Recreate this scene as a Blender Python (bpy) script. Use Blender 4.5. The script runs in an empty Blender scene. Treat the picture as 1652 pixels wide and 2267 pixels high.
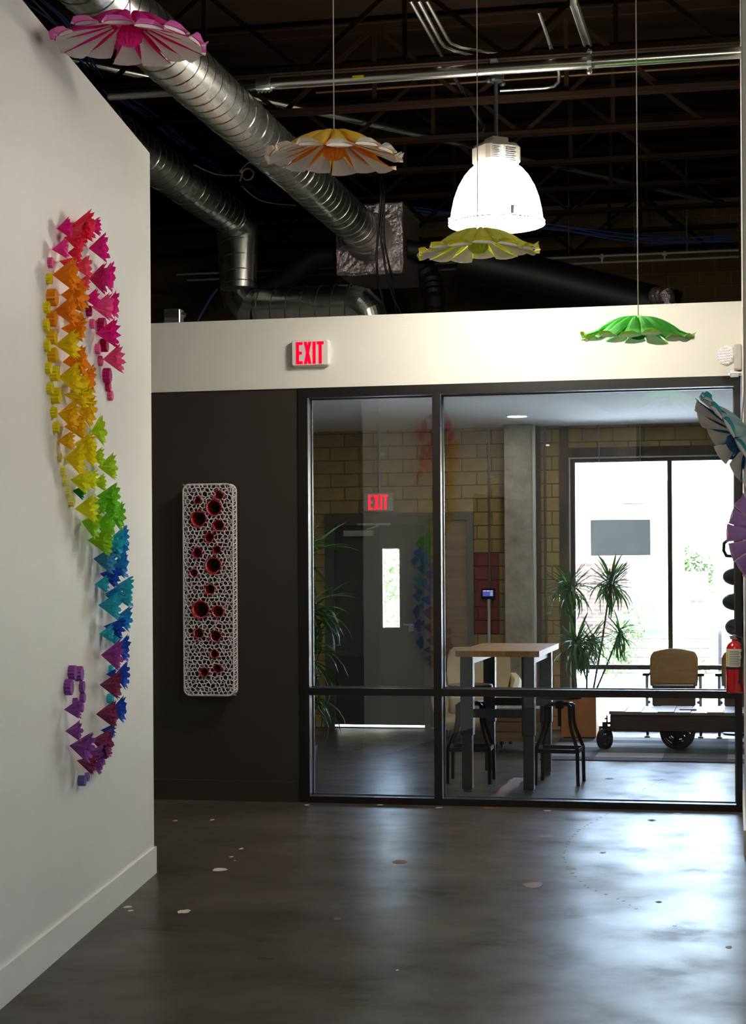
import bpy, bmesh, math, random
from mathutils import Vector, Matrix

# ------------------------------------------------------------------ camera, world, sun, exposure
scene = bpy.context.scene
COL = scene.collection
cam_d = bpy.data.cameras.new('camera')
cam = bpy.data.objects.new('camera', cam_d)
COL.objects.link(cam)
cam_d.sensor_fit = 'VERTICAL'
cam_d.sensor_height = 24.0
cam_d.sensor_width = 24.0
cam_d.lens = 3820.0 / 2267.0 * 24.0
cam_d.shift_y = (1270.0 - 1133.5) / 2267.0
cam_d.clip_end = 500
cam.matrix_world = (Matrix.Translation((0, 0, 1.55)) @ Matrix.Rotation(math.atan(804 / 3820), 4, 'Z')
                    @ Matrix.Rotation(math.pi / 2, 4, 'X') @ Matrix.Rotation(-0.0062, 4, 'Z'))
scene.camera = cam

world = bpy.data.worlds.new('sky')
scene.world = world
world.use_nodes = True
wn = world.node_tree.nodes
wl = world.node_tree.links
sky = wn.new('ShaderNodeTexSky')
sky.sky_type = 'NISHITA'
sky.sun_disc = False
sky.sun_elevation = math.radians(66)
sky.sun_rotation = math.radians(20)
sky.air_density = 1.0
sky.dust_density = 2.0
wl.new(sky.outputs[0], wn['Background'].inputs[0])
wn['Background'].inputs[1].default_value = 5.4

sun_d = bpy.data.lights.new('sun', 'SUN')
sun_d.energy = 185.0
sun_d.angle = 0.009
sun_d.color = (0.74, 0.87, 1.0)
sun = bpy.data.objects.new('sun', sun_d)
sun.rotation_euler = (math.radians(22), math.radians(10), 0)
sun.location = (0, 30, 20)
COL.objects.link(sun)

scene.view_settings.view_transform = 'Standard'
scene.view_settings.look = 'None'
scene.view_settings.gamma = 1.0
scene.view_settings.use_curve_mapping = False
scene.view_settings.exposure = 0.0
LAMP_E = 44.0

RND = random.Random(7)
PI = math.pi

# ------------------------------------------------------------------ materials
def lin(h):
    h = h.lstrip('#')
    o = []
    for i in (0, 2, 4):
        c = int(h[i:i + 2], 16) / 255
        o.append(c / 12.92 if c <= 0.04045 else ((c + 0.055) / 1.055) ** 2.4)
    return (o[0], o[1], o[2], 1)

def mat(name, color, rough=0.6, metal=0.0, vary=0.0, scale=6.0, bump=0.0, bscale=40.0, emit=None, estr=0.0,
        spec=0.5, color2=None, stretch=None, trans=0.0, objvar=0.0, coat=0.0, rvar=0.0):
    m = bpy.data.materials.new(name)
    m.use_nodes = True
    N, L = m.node_tree.nodes, m.node_tree.links
    b = N['Principled BSDF']
    c = lin(color) if isinstance(color, str) else color
    b.inputs['Base Color'].default_value = c
    b.inputs['Roughness'].default_value = rough
    b.inputs['Metallic'].default_value = metal
    b.inputs['Specular IOR Level'].default_value = spec
    if coat:
        b.inputs['Coat Weight'].default_value = coat
        b.inputs['Coat Roughness'].default_value = 0.12
    out = None
    if vary or bump or color2 or rvar:
        tc = N.new('ShaderNodeTexCoord')
        mp = N.new('ShaderNodeMapping')
        if stretch:
            mp.inputs['Scale'].default_value = stretch
        L.new(tc.outputs['Object'], mp.inputs[0])
    if vary or color2:
        no = N.new('ShaderNodeTexNoise')
        no.inputs['Scale'].default_value = scale
        no.inputs['Detail'].default_value = 5
        no.inputs['Roughness'].default_value = 0.6
        L.new(mp.outputs[0], no.inputs['Vector'])
        rp = N.new('ShaderNodeValToRGB')
        rp.color_ramp.elements[0].position = 0.32
        rp.color_ramp.elements[1].position = 0.68
        c2 = (lin(color2) if isinstance(color2, str) else color2) if color2 else tuple(x * (1 - vary) for x in c[:3]) + (1,)
        rp.color_ramp.elements[0].color = c2
        rp.color_ramp.elements[1].color = c
        L.new(no.outputs[0], rp.inputs[0])
        out = rp.outputs[0]
        if rvar:
            mr = N.new('ShaderNodeMapRange')
            mr.inputs[3].default_value = rough - rvar
            mr.inputs[4].default_value = rough + rvar
            L.new(no.outputs[0], mr.inputs[0])
            L.new(mr.outputs[0], b.inputs['Roughness'])
    if objvar:
        oi = N.new('ShaderNodeObjectInfo')
        mr = N.new('ShaderNodeMapRange')
        mr.inputs[3].default_value = 1 - objvar
        mr.inputs[4].default_value = 1 + objvar
        L.new(oi.outputs['Random'], mr.inputs[0])
        hs = N.new('ShaderNodeHueSaturation')
        L.new(mr.outputs[0], hs.inputs['Value'])
        if out:
            L.new(out, hs.inputs['Color'])
        else:
            hs.inputs['Color'].default_value = c
        out = hs.outputs[0]
    if out:
        L.new(out, b.inputs['Base Color'])
    if bump:
        nb = N.new('ShaderNodeTexNoise')
        nb.inputs['Scale'].default_value = bscale
        nb.inputs['Detail'].default_value = 4
        L.new(mp.outputs[0], nb.inputs['Vector'])
        bp = N.new('ShaderNodeBump')
        bp.inputs['Strength'].default_value = bump
        bp.inputs['Distance'].default_value = 0.02
        L.new(nb.outputs[0], bp.inputs['Height'])
        L.new(bp.outputs[0], b.inputs['Normal'])
    if emit:
        b.inputs['Emission Color'].default_value = lin(emit) if isinstance(emit, str) else emit
        b.inputs['Emission Strength'].default_value = estr
    if trans:
        tr = N.new('ShaderNodeBsdfTranslucent')
        if out:
            L.new(out, tr.inputs[0])
        else:
            tr.inputs[0].default_value = c
        mx = N.new('ShaderNodeMixShader')
        mx.inputs[0].default_value = trans
        L.new(b.outputs[0], mx.inputs[1])
        L.new(tr.outputs[0], mx.inputs[2])
        L.new(mx.outputs[0], N['Material Output'].inputs[0])
    return m

def glass_mat(name, tint=(1, 1, 1, 1), ior=1.5):
    m = bpy.data.materials.new(name)
    m.use_nodes = True
    N, L = m.node_tree.nodes, m.node_tree.links
    N.remove(N['Principled BSDF'])
    t = N.new('ShaderNodeBsdfTransparent')
    t.inputs[0].default_value = tint
    g = N.new('ShaderNodeBsdfGlossy')
    g.inputs['Roughness'].default_value = 0.0
    f = N.new('ShaderNodeFresnel')
    f.inputs[0].default_value = ior
    mx = N.new('ShaderNodeMixShader')
    L.new(f.outputs[0], mx.inputs[0])
    L.new(t.outputs[0], mx.inputs[1])
    L.new(g.outputs[0], mx.inputs[2])
    L.new(mx.outputs[0], N['Material Output'].inputs[0])
    return m

M = {}
M['white_wall'] = mat('white_wall_paint', '#E9E6DE', 0.55, vary=0.03, scale=3, bump=0.06, bscale=160)
M['beam_wall'] = mat('off_white_paint', '#EDEAE0', 0.5, vary=0.03, scale=2, bump=0.05, bscale=120)
M['dark_wall'] = mat('charcoal_brown_paint', '#322C27', 0.55, vary=0.12, scale=3, bump=0.05, bscale=120)
M['frame'] = mat('dark_bronze_frame', '#171313', 0.4)
M['bead'] = mat('glazing_bead_grey', '#5E6B78', 0.3, metal=0.6)
M['glass'] = glass_mat('storefront_glass', (0.97, 0.985, 0.98, 1), 1.72)
M['clear_glass'] = glass_mat('window_glass', (0.97, 0.98, 0.98, 1), 1.45)
M['ceil_white'] = mat('ceiling_white', '#ECEDEA', 0.7)
M['deck'] = mat('roof_deck_brown', '#1E130A', 0.9, spec=0.1, vary=0.5, scale=9, stretch=(0.6, 6, 1), bump=0.3, bscale=20)
M['joist'] = mat('rusty_joist_steel', '#1C1007', 0.8, vary=0.35, scale=8, spec=0.1)
M['galv'] = mat('galvanised_duct', '#DEDFDB', 0.27, metal=1.0, vary=0.12, scale=3, rvar=0.03)
M['galv_seam'] = mat('duct_seam', '#8E8F8B', 0.3, metal=1.0)
M['pipe'] = mat('conduit_steel', '#BDBDB8', 0.25, metal=1.0)
M['black_duct'] = mat('black_duct', '#0C0B09', 0.55, vary=0.2)
M['foil'] = mat('foil_insulation', '#C8BEC2', 0.28, metal=0.85, vary=0.3, scale=14, bump=0.9, bscale=38)
M['blackrub'] = mat('black_cable', '#0C0B0A', 0.5)
M['bluecable'] = mat('blue_cable', '#10346F', 0.5)
M['whitecable'] = mat('white_cable', '#B9B29F', 0.6)
M['string'] = mat('pale_cord', '#A8A393', 0.7)
M['concrete_col'] = mat('column_concrete', '#B8B2A4', 0.85, color2='#858074', scale=4, bump=0.25, bscale=25)
M['mortar'] = mat('grey_mortar', '#6C5B48', 0.9)
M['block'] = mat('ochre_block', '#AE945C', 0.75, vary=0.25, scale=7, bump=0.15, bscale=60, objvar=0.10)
M['block_red'] = mat('red_painted_block', '#7A2A2A', 0.6, vary=0.2, scale=8, objvar=0.08)
M['timber'] = mat('weathered_timber', '#6A5746', 0.85, color2='#3C3028', scale=5, stretch=(1, 1, 0.3), bump=0.3)
M['trim_white'] = mat('pale_trim', '#C9CFC4', 0.5)
M['steel_black'] = mat('black_steel', '#101013', 0.32, metal=0.5)
M['leg_grey'] = mat('grey_steel_leg', '#3C4044', 0.4, metal=0.4)
M['silver'] = mat('brushed_silver', '#B5B7B8', 0.3, metal=0.9)
M['red_paint'] = mat('extinguisher_red', '#B00A14', 0.25, coat=0.4)
M['cream'] = mat('cream_upholstery', '#D8C6A0', 0.85, vary=0.06, scale=9, bump=0.1, bscale=200)
M['veneer'] = mat('maple_veneer', '#B98A4B', 0.45, color2='#A37439', scale=3, stretch=(1, 1, 7))
M['orange_wood'] = mat('orange_plywood', '#B8743A', 0.55, color2='#A3622E', scale=3, stretch=(5, 5, 0.7))
M['cart_wood'] = mat('dark_cart_wood', '#4A322B', 0.6, color2='#2E1F1B', scale=4, stretch=(1.0, 6, 6), bump=0.2)
M['plank'] = mat('worn_plank', '#8C7C70', 0.42, color2='#6B5A4E', scale=4, stretch=(6, 1, 6), objvar=0.12)
M['butcher'] = mat('butcher_block', '#AC7632', 0.4, color2='#946024', scale=3, stretch=(8, 0.8, 8), objvar=0.22)
M['iron'] = mat('cast_iron', '#14120F', 0.55, metal=0.5)
M['leaf'] = mat('dracaena_leaf', '#34661A', 0.38, vary=0.35, scale=10, trans=0.18, objvar=0.25)
M['cane'] = mat('plant_cane', '#5B5040', 0.8)
M['soil'] = mat('potting_soil', '#2A211A', 0.95)
M['pot'] = mat('plant_pot', '#4A4038', 0.6)
M['door_grey'] = mat('dark_grey_door', '#3B3A38', 0.45)
M['door_frame'] = mat('door_frame_grey', '#4A4B49', 0.45)
M['board'] = mat('plywood_board', '#8A6A42', 0.6, color2='#6F5232', scale=3, stretch=(0.8, 5, 7))
M['plastic_white'] = mat('white_plastic', '#E7E4DF', 0.4)
M['plastic_grey'] = mat('greyed_white_plastic', '#BDB8B2', 0.45)
M['exit_red'] = mat('exit_letters', '#8A0010', 0.5, emit=(1, 0.002, 0.025, 1), estr=1.5, spec=0.0)
M['globe'] = mat('lamp_globe', '#FFFFFF', 0.4, emit=(1.0, 0.92, 0.80, 1), estr=LAMP_E * 0.95)
M['lamp_lens'] = mat('lamp_lens', '#FFFFFF', 0.4, emit=(1.0, 0.92, 0.80, 1), estr=LAMP_E * 1.6)
M['globe_c'] = mat('lamp_globe_c', '#FFFFFF', 0.4, emit=(1.0, 0.92, 0.80, 1), estr=LAMP_E * 0.25)
M['globe_b'] = mat('lamp_globe_b', '#FFFFFF', 0.4, emit=(1.0, 0.92, 0.80, 1), estr=LAMP_E * 0.68)
M['lens_b'] = mat('lamp_lens_b', '#FFFFFF', 0.4, emit=(1.0, 0.92, 0.80, 1), estr=LAMP_E * 0.9)
M['dimmed_block'] = mat('dimmed_block', '#5C4A2A', 0.85, vary=0.3, scale=5)  # block wall with the dim light near the roof put into its colour
M['downlight'] = mat('downlight_lens', '#FFFFFF', 0.4, emit=(1.0, 0.93, 0.80, 1), estr=110.0)
M['ballast'] = mat('ballast_enamel', '#A09A90', 0.4)
M['label_grey'] = mat('label_grey', '#8E8B88', 0.6)
M['ink'] = mat('label_ink', '#26242A', 0.6)
M['yellow'] = mat('label_yellow', '#D9C81E', 0.55)
M['label_white'] = mat('label_white', '#D9D5CC', 0.55)
M['screen'] = mat('lit_screen', '#20205A', 0.3, emit=(0.10, 0.11, 0.55, 1), estr=0.8)
M['screen_icon'] = mat('screen_icon', '#FFFFFF', 0.3, emit=(0.7, 0.75, 0.6, 1), estr=0.8)
M['crochet'] = mat('white_crochet_yarn', '#E2DCE2', 0.9, bump=0.3, bscale=300)
M['crochet_back'] = mat('lavender_lining_yarn', '#B9AEBE', 0.9)
M['crochet_red'] = mat('red_crochet_yarn', '#B5101E', 0.85, vary=0.2, scale=60, bump=0.4, bscale=250)
M['seatply'] = mat('dark_seat_ply', '#6A5240', 0.5, vary=0.2)
M['ground'] = mat('pale_paving', '#D8D6D0', 0.9)
M['brick_out'] = mat('pale_brick', '#6A564E', 0.85, objvar=0.1)
M['out_white'] = mat('porch_white', '#8C887E', 0.8)
M['out_grey'] = mat('porch_grey', '#4A4E52', 0.8)
M['foliage'] = mat('sunlit_foliage', '#5E6E44', 0.7, vary=0.4, scale=3, trans=0.3)
M['sign_grey'] = mat('grey_sign_back', '#B4B6B3', 0.7, trans=0.35)
M['paper_white'] = mat('white_paper', '#ECE6DF', 0.8, trans=0.12)

def paper(name, hexc, trans=0.25):
    k = 'p_' + name
    if k not in M:
        c_ = lin(hexc)
        c_ = tuple(min(1.0, v * 1.35) for v in c_[:3]) + (1,)
        M[k] = mat('paper_' + name, c_, 0.75, trans=trans, vary=0.06, scale=30)
    return M[k]

# polished concrete floor
def floor_material():
    m = bpy.data.materials.new('polished_concrete')
    m.use_nodes = True
    N, L = m.node_tree.nodes, m.node_tree.links
    b = N['Principled BSDF']
    tc = N.new('ShaderNodeTexCoord')
    n1 = N.new('ShaderNodeTexNoise'); n1.inputs['Scale'].default_value = 1.1; n1.inputs['Detail'].default_value = 4; n1.inputs['Roughness'].default_value = 0.5
    n2 = N.new('ShaderNodeTexNoise'); n2.inputs['Scale'].default_value = 5; n2.inputs['Detail'].default_value = 2
    for n in (n1, n2):
        L.new(tc.outputs['Object'], n.inputs['Vector'])
    r1 = N.new('ShaderNodeValToRGB')
    r1.color_ramp.elements[0].position = 0.3; r1.color_ramp.elements[0].color = lin('#3E3934')
    r1.color_ramp.elements[1].position = 0.7; r1.color_ramp.elements[1].color = lin('#544E48')
    L.new(n1.outputs[0], r1.inputs[0])
    r2 = N.new('ShaderNodeValToRGB')
    r2.color_ramp.elements[0].position = 0.25; r2.color_ramp.elements[0].color = (0.93, 0.93, 0.93, 1)
    r2.color_ramp.elements[1].position = 0.75; r2.color_ramp.elements[1].color = (1.04, 1.04, 1.04, 1)
    L.new(n2.outputs[0], r2.inputs[0])
    mx = N.new('ShaderNodeMix'); mx.data_type = 'RGBA'; mx.blend_type = 'MULTIPLY'; mx.inputs[0].default_value = 1
    L.new(r1.outputs[0], mx.inputs[6]); L.new(r2.outputs[0], mx.inputs[7])
    L.new(mx.outputs[2], b.inputs['Base Color'])
    mr = N.new('ShaderNodeMapRange'); mr.inputs[1].default_value = 0.3; mr.inputs[2].default_value = 0.7
    mr.inputs[3].default_value = 0.27; mr.inputs[4].default_value = 0.37
    ad = N.new('ShaderNodeMath'); ad.operation = 'ADD'
    ml = N.new('ShaderNodeMath'); ml.operation = 'MULTIPLY'; ml.inputs[1].default_value = 0.5
    L.new(n1.outputs[0], ad.inputs[0]); L.new(n2.outputs[0], ad.inputs[1]); L.new(ad.outputs[0], ml.inputs[0])
    L.new(ml.outputs[0], mr.inputs[0]); L.new(mr.outputs[0], b.inputs['Roughness'])
    n4 = N.new('ShaderNodeTexNoise'); n4.inputs['Scale'].default_value = 2.6; n4.inputs['Detail'].default_value = 5; n4.inputs['Roughness'].default_value = 0.6
    L.new(tc.outputs['Object'], n4.inputs['Vector'])
    ms = N.new('ShaderNodeMapRange'); ms.inputs[1].default_value = 0.32; ms.inputs[2].default_value = 0.68
    ms.inputs[3].default_value = 0.01; ms.inputs[4].default_value = 0.10
    L.new(n4.outputs[0], ms.inputs[0]); L.new(ms.outputs[0], b.inputs['Specular IOR Level'])
    return m
M['floor'] = floor_material()

def rug_material():
    m = bpy.data.materials.new('plaid_rug')
    m.use_nodes = True
    N, L = m.node_tree.nodes, m.node_tree.links
    b = N['Principled BSDF']
    b.inputs['Roughness'].default_value = 0.95
    b.inputs['Specular IOR Level'].default_value = 0.1
    tc = N.new('ShaderNodeTexCoord')
    sp = N.new('ShaderNodeSeparateXYZ')
    L.new(tc.outputs['Object'], sp.inputs[0])
    def ramp(out, stops, length):
        dv = N.new('ShaderNodeMath'); dv.operation = 'DIVIDE'; dv.inputs[1].default_value = length
        L.new(out, dv.inputs[0])
        r = N.new('ShaderNodeValToRGB'); r.color_ramp.interpolation = 'CONSTANT'
        e = r.color_ramp.elements
        while len(e) < len(stops):
            e.new(0.5)
        for i, (p, v) in enumerate(stops):
            e[i].position = p; e[i].color = (v, v, v * 1.02, 1)
        L.new(dv.outputs[0], r.inputs[0])
        return r.outputs[0]
    a = ramp(sp.outputs[1], [(0, 0.10), (0.12, 0.42), (0.3, 0.09), (0.52, 0.44), (0.72, 0.1), (0.86, 0.4)], 2.0)
    c = ramp(sp.outputs[0], [(0, 0.5), (0.20, 0.3), (0.23, 0.95), (0.52, 0.35), (0.80, 0.95), (0.95, 0.4)], 1.9)
    mx = N.new('ShaderNodeMix'); mx.data_type = 'RGBA'; mx.blend_type = 'MULTIPLY'; mx.inputs[0].default_value = 1
    L.new(a, mx.inputs[6]); L.new(c, mx.inputs[7]); L.new(mx.outputs[2], b.inputs['Base Color'])
    return m
M['rug'] = rug_material()

# ------------------------------------------------------------------ mesh helpers
class MB:
    def __init__(s):
        s.v = []; s.f = []; s.m = []; s.cur = 0
    def face(s, pts):
        n = len(s.v); s.v += [tuple(p) for p in pts]; s.f.append(tuple(range(n, n + len(pts)))); s.m.append(s.cur)
    def add(s, vs, fs):
        n = len(s.v); s.v += [tuple(p) for p in vs]
        for f in fs:
            s.f.append(tuple(i + n for i in f)); s.m.append(s.cur)
        return s
    def box(s, x0, x1, y0, y1, z0, z1):
        return s.add([(x, y, z) for z in (z0, z1) for y in (y0, y1) for x in (x0, x1)],
                     [(0, 2, 3, 1), (4, 5, 7, 6), (0, 1, 5, 4), (2, 6, 7, 3), (0, 4, 6, 2), (1, 3, 7, 5)])
    def cbox(s, x0, x1, y0, y1, z0, z1, c=0.01):
        """box with chamfered vertical edges and top/bottom"""
        def ring(i, z):
            return [(x0 + i + c, y0 + i, z), (x1 - i - c, y0 + i, z), (x1 - i, y0 + i + c, z), (x1 - i, y1 - i - c, z),
                    (x1 - i - c, y1 - i, z), (x0 + i + c, y1 - i, z), (x0 + i, y1 - i - c, z), (x0 + i, y0 + i + c, z)]
        return s.loft([ring(c * .6, z0), ring(0, z0 + c), ring(0, z1 - c), ring(c * .6, z1)], True)
    def loft(s, rings, cap=True, closed=True):
        n = len(rings[0]); k = len(rings)
        vs = [p for r in rings for p in r]; fs = []
        for i in range(k - 1):
            for j in range(n if closed else n - 1):
                a = i * n + j; b = i * n + (j + 1) % n
                fs.append((a, b, b + n, a + n))
        if cap:
            fs.append(tuple(range(n - 1, -1, -1))); fs.append(tuple(range((k - 1) * n, k * n)))
        return s.add(vs, fs)
    def beam(s, a, b, w, h, up=(0, 0, 1)):
        a = Vector(a); b = Vector(b); d = (b - a).normalized(); u = Vector(up)
        if abs(d.dot(u)) > 0.97:
            u = Vector((1, 0, 0))
        x = d.cross(u).normalized(); y = x.cross(d).normalized()
        r = []
        for p in (a, b):
            r.append([p + x * w / 2 * i + y * h / 2 * j for i, j in ((-1, -1), (1, -1), (1, 1), (-1, 1))])
        return s.loft(r)
    def tube(s, pts, rad, n=8, cap=True, up=(0, 0, 1)):
        pts = [Vector(p) for p in pts]
        rads = rad if isinstance(rad, (list, tuple)) else [rad] * len(pts)
        d0 = (pts[1] - pts[0]).normalized()
        u = Vector(up)
        if abs(d0.dot(u)) > 0.95:
            u = Vector((1, 0, 0.01))
        x = d0.cross(u).normalized()
        rings = []
        for i, p in enumerate(pts):
            if i == 0: d = pts[1] - pts[0]
            elif i == len(pts) - 1: d = pts[-1] - pts[-2]
            else: d = (pts[i + 1] - p).normalized() + (p - pts[i - 1]).normalized()
            d.normalize()
            x = (x - d * x.dot(d)).normalized(); y = d.cross(x)
            sc = 1.0
            if 0 < i < len(pts) - 1:
                cs = (pts[i + 1] - p).normalized().dot(d); sc = 1 / max(cs, 0.7)
            rings.append([p + (x * math.cos(2 * PI * k / n) + y * math.sin(2 * PI * k / n)) * rads[i] * (sc if sc < 1.2 else 1.2) for k in range(n)])
        return s.loft(rings, cap)
    def lathe(s, prof, n=24, c=(0, 0, 0), cap=True, ax='z'):
        rings = []
        for r_, z in prof:
            ring = []
            for k in range(n):
                a = 2 * PI * k / n
                p = (r_ * math.cos(a), r_ * math.sin(a), z)
                if ax == 'x': p = (z, r_ * math.cos(a), r_ * math.sin(a))
                if ax == 'y': p = (r_ * math.sin(a), z, r_ * math.cos(a))
                ring.append((p[0] + c[0], p[1] + c[1], p[2] + c[2]))
            rings.append(ring)
        return s.loft(rings, cap)
    def ball(s, c, rx, ry=None, rz=None, n=16, k=10):
        ry = ry or rx; rz = rz or rx
        rings = []
        for i in range(k + 1):
            t = -PI / 2 + PI * min(max(i / k, 0.02), 0.98)
            rings.append([(c[0] + rx * math.cos(t) * math.cos(2 * PI * j / n), c[1] + ry * math.cos(t) * math.sin(2 * PI * j / n), c[2] + rz * math.sin(t)) for j in range(n)])
        return s.loft(rings)
    def mesh(s, name, mats, smooth=False):
        me = bpy.data.meshes.new(name)
        me.from_pydata(s.v, [], s.f)
        if not isinstance(mats, (list, tuple)): mats = [mats]
        for m in mats: me.materials.append(m)
        if len(mats) > 1: me.polygons.foreach_set('material_index', s.m)
        if smooth:
            me.polygons.foreach_set('use_smooth', [True] * len(me.polygons))
            me.update()
            try: me.set_sharp_from_angle(angle=math.radians(38))
            except Exception: pass
        me.update()
        return me
    def build(s, name, mats, parent=None, smooth=False, loc=None):
        o = bpy.data.objects.new(name, s.mesh(name, mats, smooth))
        COL.objects.link(o)
        if parent: o.parent = parent
        if loc: o.location = loc
        return o

def fix_normals(o):
    bm = bmesh.new(); bm.from_mesh(o.data); bmesh.ops.recalc_face_normals(bm, faces=bm.faces); bm.to_mesh(o.data); bm.free()
    return o

def tag(o, label=None, cat=None, group=None, kind=None):
    if label: o['label'] = label
    if cat: o['category'] = cat
    if group: o['group'] = group
    if kind: o['kind'] = kind
    return o

def thing(name, label, cat, loc=(0, 0, 0), rotz=0, group=None, kind=None):
    o = bpy.data.objects.new(name, None)
    o.empty_display_size = 0.1
    COL.objects.link(o)
    o.location = loc; o.rotation_euler = (0, 0, rotz)
    return tag(o, label, cat, group, kind)

def struct(name, mb, m, label=None, parent=None, smooth=False):
    o = mb.build(name, m, parent, smooth)
    if parent is None: tag(o, label, name.split('_')[0], kind='structure')
    return o

def part(name, me, parent, loc=(0, 0, 0), rot=None, scale=None, mtx=None):
    o = bpy.data.objects.new(name, me)
    COL.objects.link(o); o.parent = parent; o.location = loc
    if rot: o.rotation_euler = rot
    if scale: o.scale = scale
    if mtx is not None: o.matrix_local = mtx
    return o

def frame_to(axis, roll=0.0):
    """rotation taking +Z to axis"""
    a = Vector(axis).normalized()
    return a.to_track_quat('Z', 'Y').to_matrix().to_4x4() @ Matrix.Rotation(roll, 4, 'Z')

def arc(c, r, a0, a1, n, u, v):
    c = Vector(c); u = Vector(u); v = Vector(v)
    return [c + u * r * math.cos(a0 + (a1 - a0) * i / n) + v * r * math.sin(a0 + (a1 - a0) * i / n) for i in range(n + 1)]

# ------------------------------------------------------------------ the setting
FY = 11.36            # storefront plane
WY = 16.95            # far wall plane
LA = Vector((-2.961, 8.558))    # end of the skewed gallery wall, baseboard face, on the floor
LD = Vector((-0.134, 0.991))    # its direction, away from the camera
LN = Vector((0.991, 0.134))    # its normal, into the room

floor = struct('floor', MB().box(-9, 8, -9, 17.2, -0.2, 0), M['floor'], 'dark polished concrete floor with bluish window sheen')

def lw(s, n, z):
    """point on the gallery wall: s metres back from its end, n metres out from the baseboard face"""
    p = LA - LD * s + LN * n
    return (p.x, p.y, z)

def lbox(mb, s0, s1, n0, n1, z0, z1):
    return mb.loft([[lw(s0, n0, z), lw(s1, n0, z), lw(s1, n1, z), lw(s0, n1, z)] for z in (z0, z1)])

wl_mb = MB()
lbox(wl_mb, 0.012, 2.86, -0.16, -0.012, 0, 3.744)
lbox(wl_mb, 2.86, 5.4, -0.16, -0.012, 2.36, 3.744)
lbox(wl_mb, 5.4, 11.5, -0.16, -0.012, 0, 3.744)
wall_left = struct('wall_left', wl_mb, M['white_wall'], 'white gallery wall carrying the rainbow paper trail')
bb = MB()
lbox(bb, 0.0, 2.86, -0.02, 0.0, 0, 0.139); lbox(bb, 0.0, 0.016, -0.17, 0.0, 0, 0.139); lbox(bb, 5.4, 11.5, -0.02, 0.0, 0, 0.139)
struct('baseboard_left', bb, M['white_wall'], 'white baseboard along the foot of the gallery wall')

# recess and rooms out of frame, closing the place off
struct('wall_recess', MB().box(-5.2, -5.05, 3, 16.95, 0, 3.0), M['white_wall'], 'white wall closing the recess behind the gallery wall')
struct('wall_back', MB().box(-9, 8, -9, -8.8, 0, 5.2), M['white_wall'], 'white back wall of the hall')
ws = MB().box(7.8, 8, -8.8, 0.5, 0, 5.2).box(7.8, 8, 2.1, 16.95, 0, 5.2).box(7.8, 8, 0.5, 2.1, 0, 0.9).box(7.8, 8, 0.5, 2.1, 2.9, 5.2)
struct('wall_side', ws, M['white_wall'], 'white side wall of the hall with an added fill window')
w3 = thing('fill_window', 'added unseen fill window in the side wall of the hall', 'window', (7.9, 1.3, 0.9), kind='structure')  # out of view, added to give the gallery wall cool fill light
for y_ in (-0.8, -0.025, 0.75):
    MB().box(-0.05, 0.05, y_, y_ + 0.05, 0, 2.0).build('frame_post', M['frame'], w3)
for z_ in (0.0, 1.95):
    MB().box(-0.05, 0.05, -0.75, 0.75, z_, z_ + 0.05).build('frame_rail', M['frame'], w3)
for y_ in (-0.75, 0.025):
    MB().box(-0.003, 0.003, y_, y_ + 0.725, 0.05, 1.95).build('glass_pane', M['clear_glass'], w3)
struct('ground_side', MB().box(8.0, 60, -40, 17.2, -0.3, -0.05), M['ground'], 'pale paving outside the added fill window')
struct('wall_outer', MB().box(-9, -8.85, -8.8, 16.95, 0, 5.2), M['dimmed_block'], 'block outer wall beyond the recess, dimmed by colour')

# short return wall at the storefront's right end
struct('wall_right', MB().box(0.045, 0.20, 9.62, 11.52, 0, 5.15), M['white_wall'], 'white return wall holding the fire extinguisher')
struct('baseboard_right', MB().box(0.032, 0.045, 9.61, 11.36, 0, 0.139).box(0.032, 0.21, 9.607, 9.62, 0, 0.139), M['white_wall'], 'white baseboard of the return wall')
struct('wall_hall', MB().box(0.2, 7.8, 11.36, 11.52, 0, 3.29), M['white_wall'], 'white partition continuing beyond the return wall')

# the partition: white header, dark painted panel, storefront glazing
struct('wall_header', MB().box(-5.05, 0.045, FY, FY + 0.16, 2.812, 3.29), M['beam_wall'], 'off white header beam over the glass storefront')
struct('wall_dark', MB().box(-5.05, -2.905, FY + 0.012, FY + 0.15, 0, 2.812), M['dark_wall'], 'charcoal painted wall panel behind the crocheted hanging')
struct('baseboard_dark', MB().box(-5.05, -2.93, FY - 0.003, FY + 0.012, 0, 0.139), M['dark_wall'], 'charcoal baseboard under the dark wall panel')

win = thing('window_1', 'dark framed glass storefront under the white header', 'window', (-1.43, FY, 0), kind='structure')
def wpart(name, x0, x1, y0, y1, z0, z1, m):
    return MB().box(x0 + 1.43, x1 + 1.43, y0 - FY, y1 - FY, z0, z1).build(name, M[m], win)
FD = FY + 0.15
wpart('frame_head', -2.904, 0.034, FY, FD, 2.745, 2.812, 'frame')
wpart('frame_sill', -2.904, 0.034, FY, FD, 0.0, 0.045, 'frame')
for x0, x1 in ((-2.904, -2.838), (-1.981, -1.927), (-0.006, 0.034)):
    wpart('frame_post', x0, x1, FY, FD, 0.045, 2.745, 'frame')
for x0, x1 in ((-2.838, -1.981), (-1.927, -0.006)):
    wpart('frame_rail', x0, x1, FY, FD, 0.73, 0.777, 'frame')
    for z0, z1 in ((0.045, 0.73), (0.777, 2.745)):
        wpart('glass_pane', x0, x1, FY + 0.108, FY + 0.114, z0, z1, 'glass')
        for bx0, bx1, bz0, bz1 in ((x0, x0 + 0.008, z0, z1), (x1 - 0.008, x1, z0, z1), (x0, x1, z0, z0 + 0.008), (x0, x1, z1 - 0.008, z1)):
            wpart('glazing_bead', bx0, bx1, FY + 0.098, FY + 0.108, bz0, bz1, 'bead')

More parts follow.
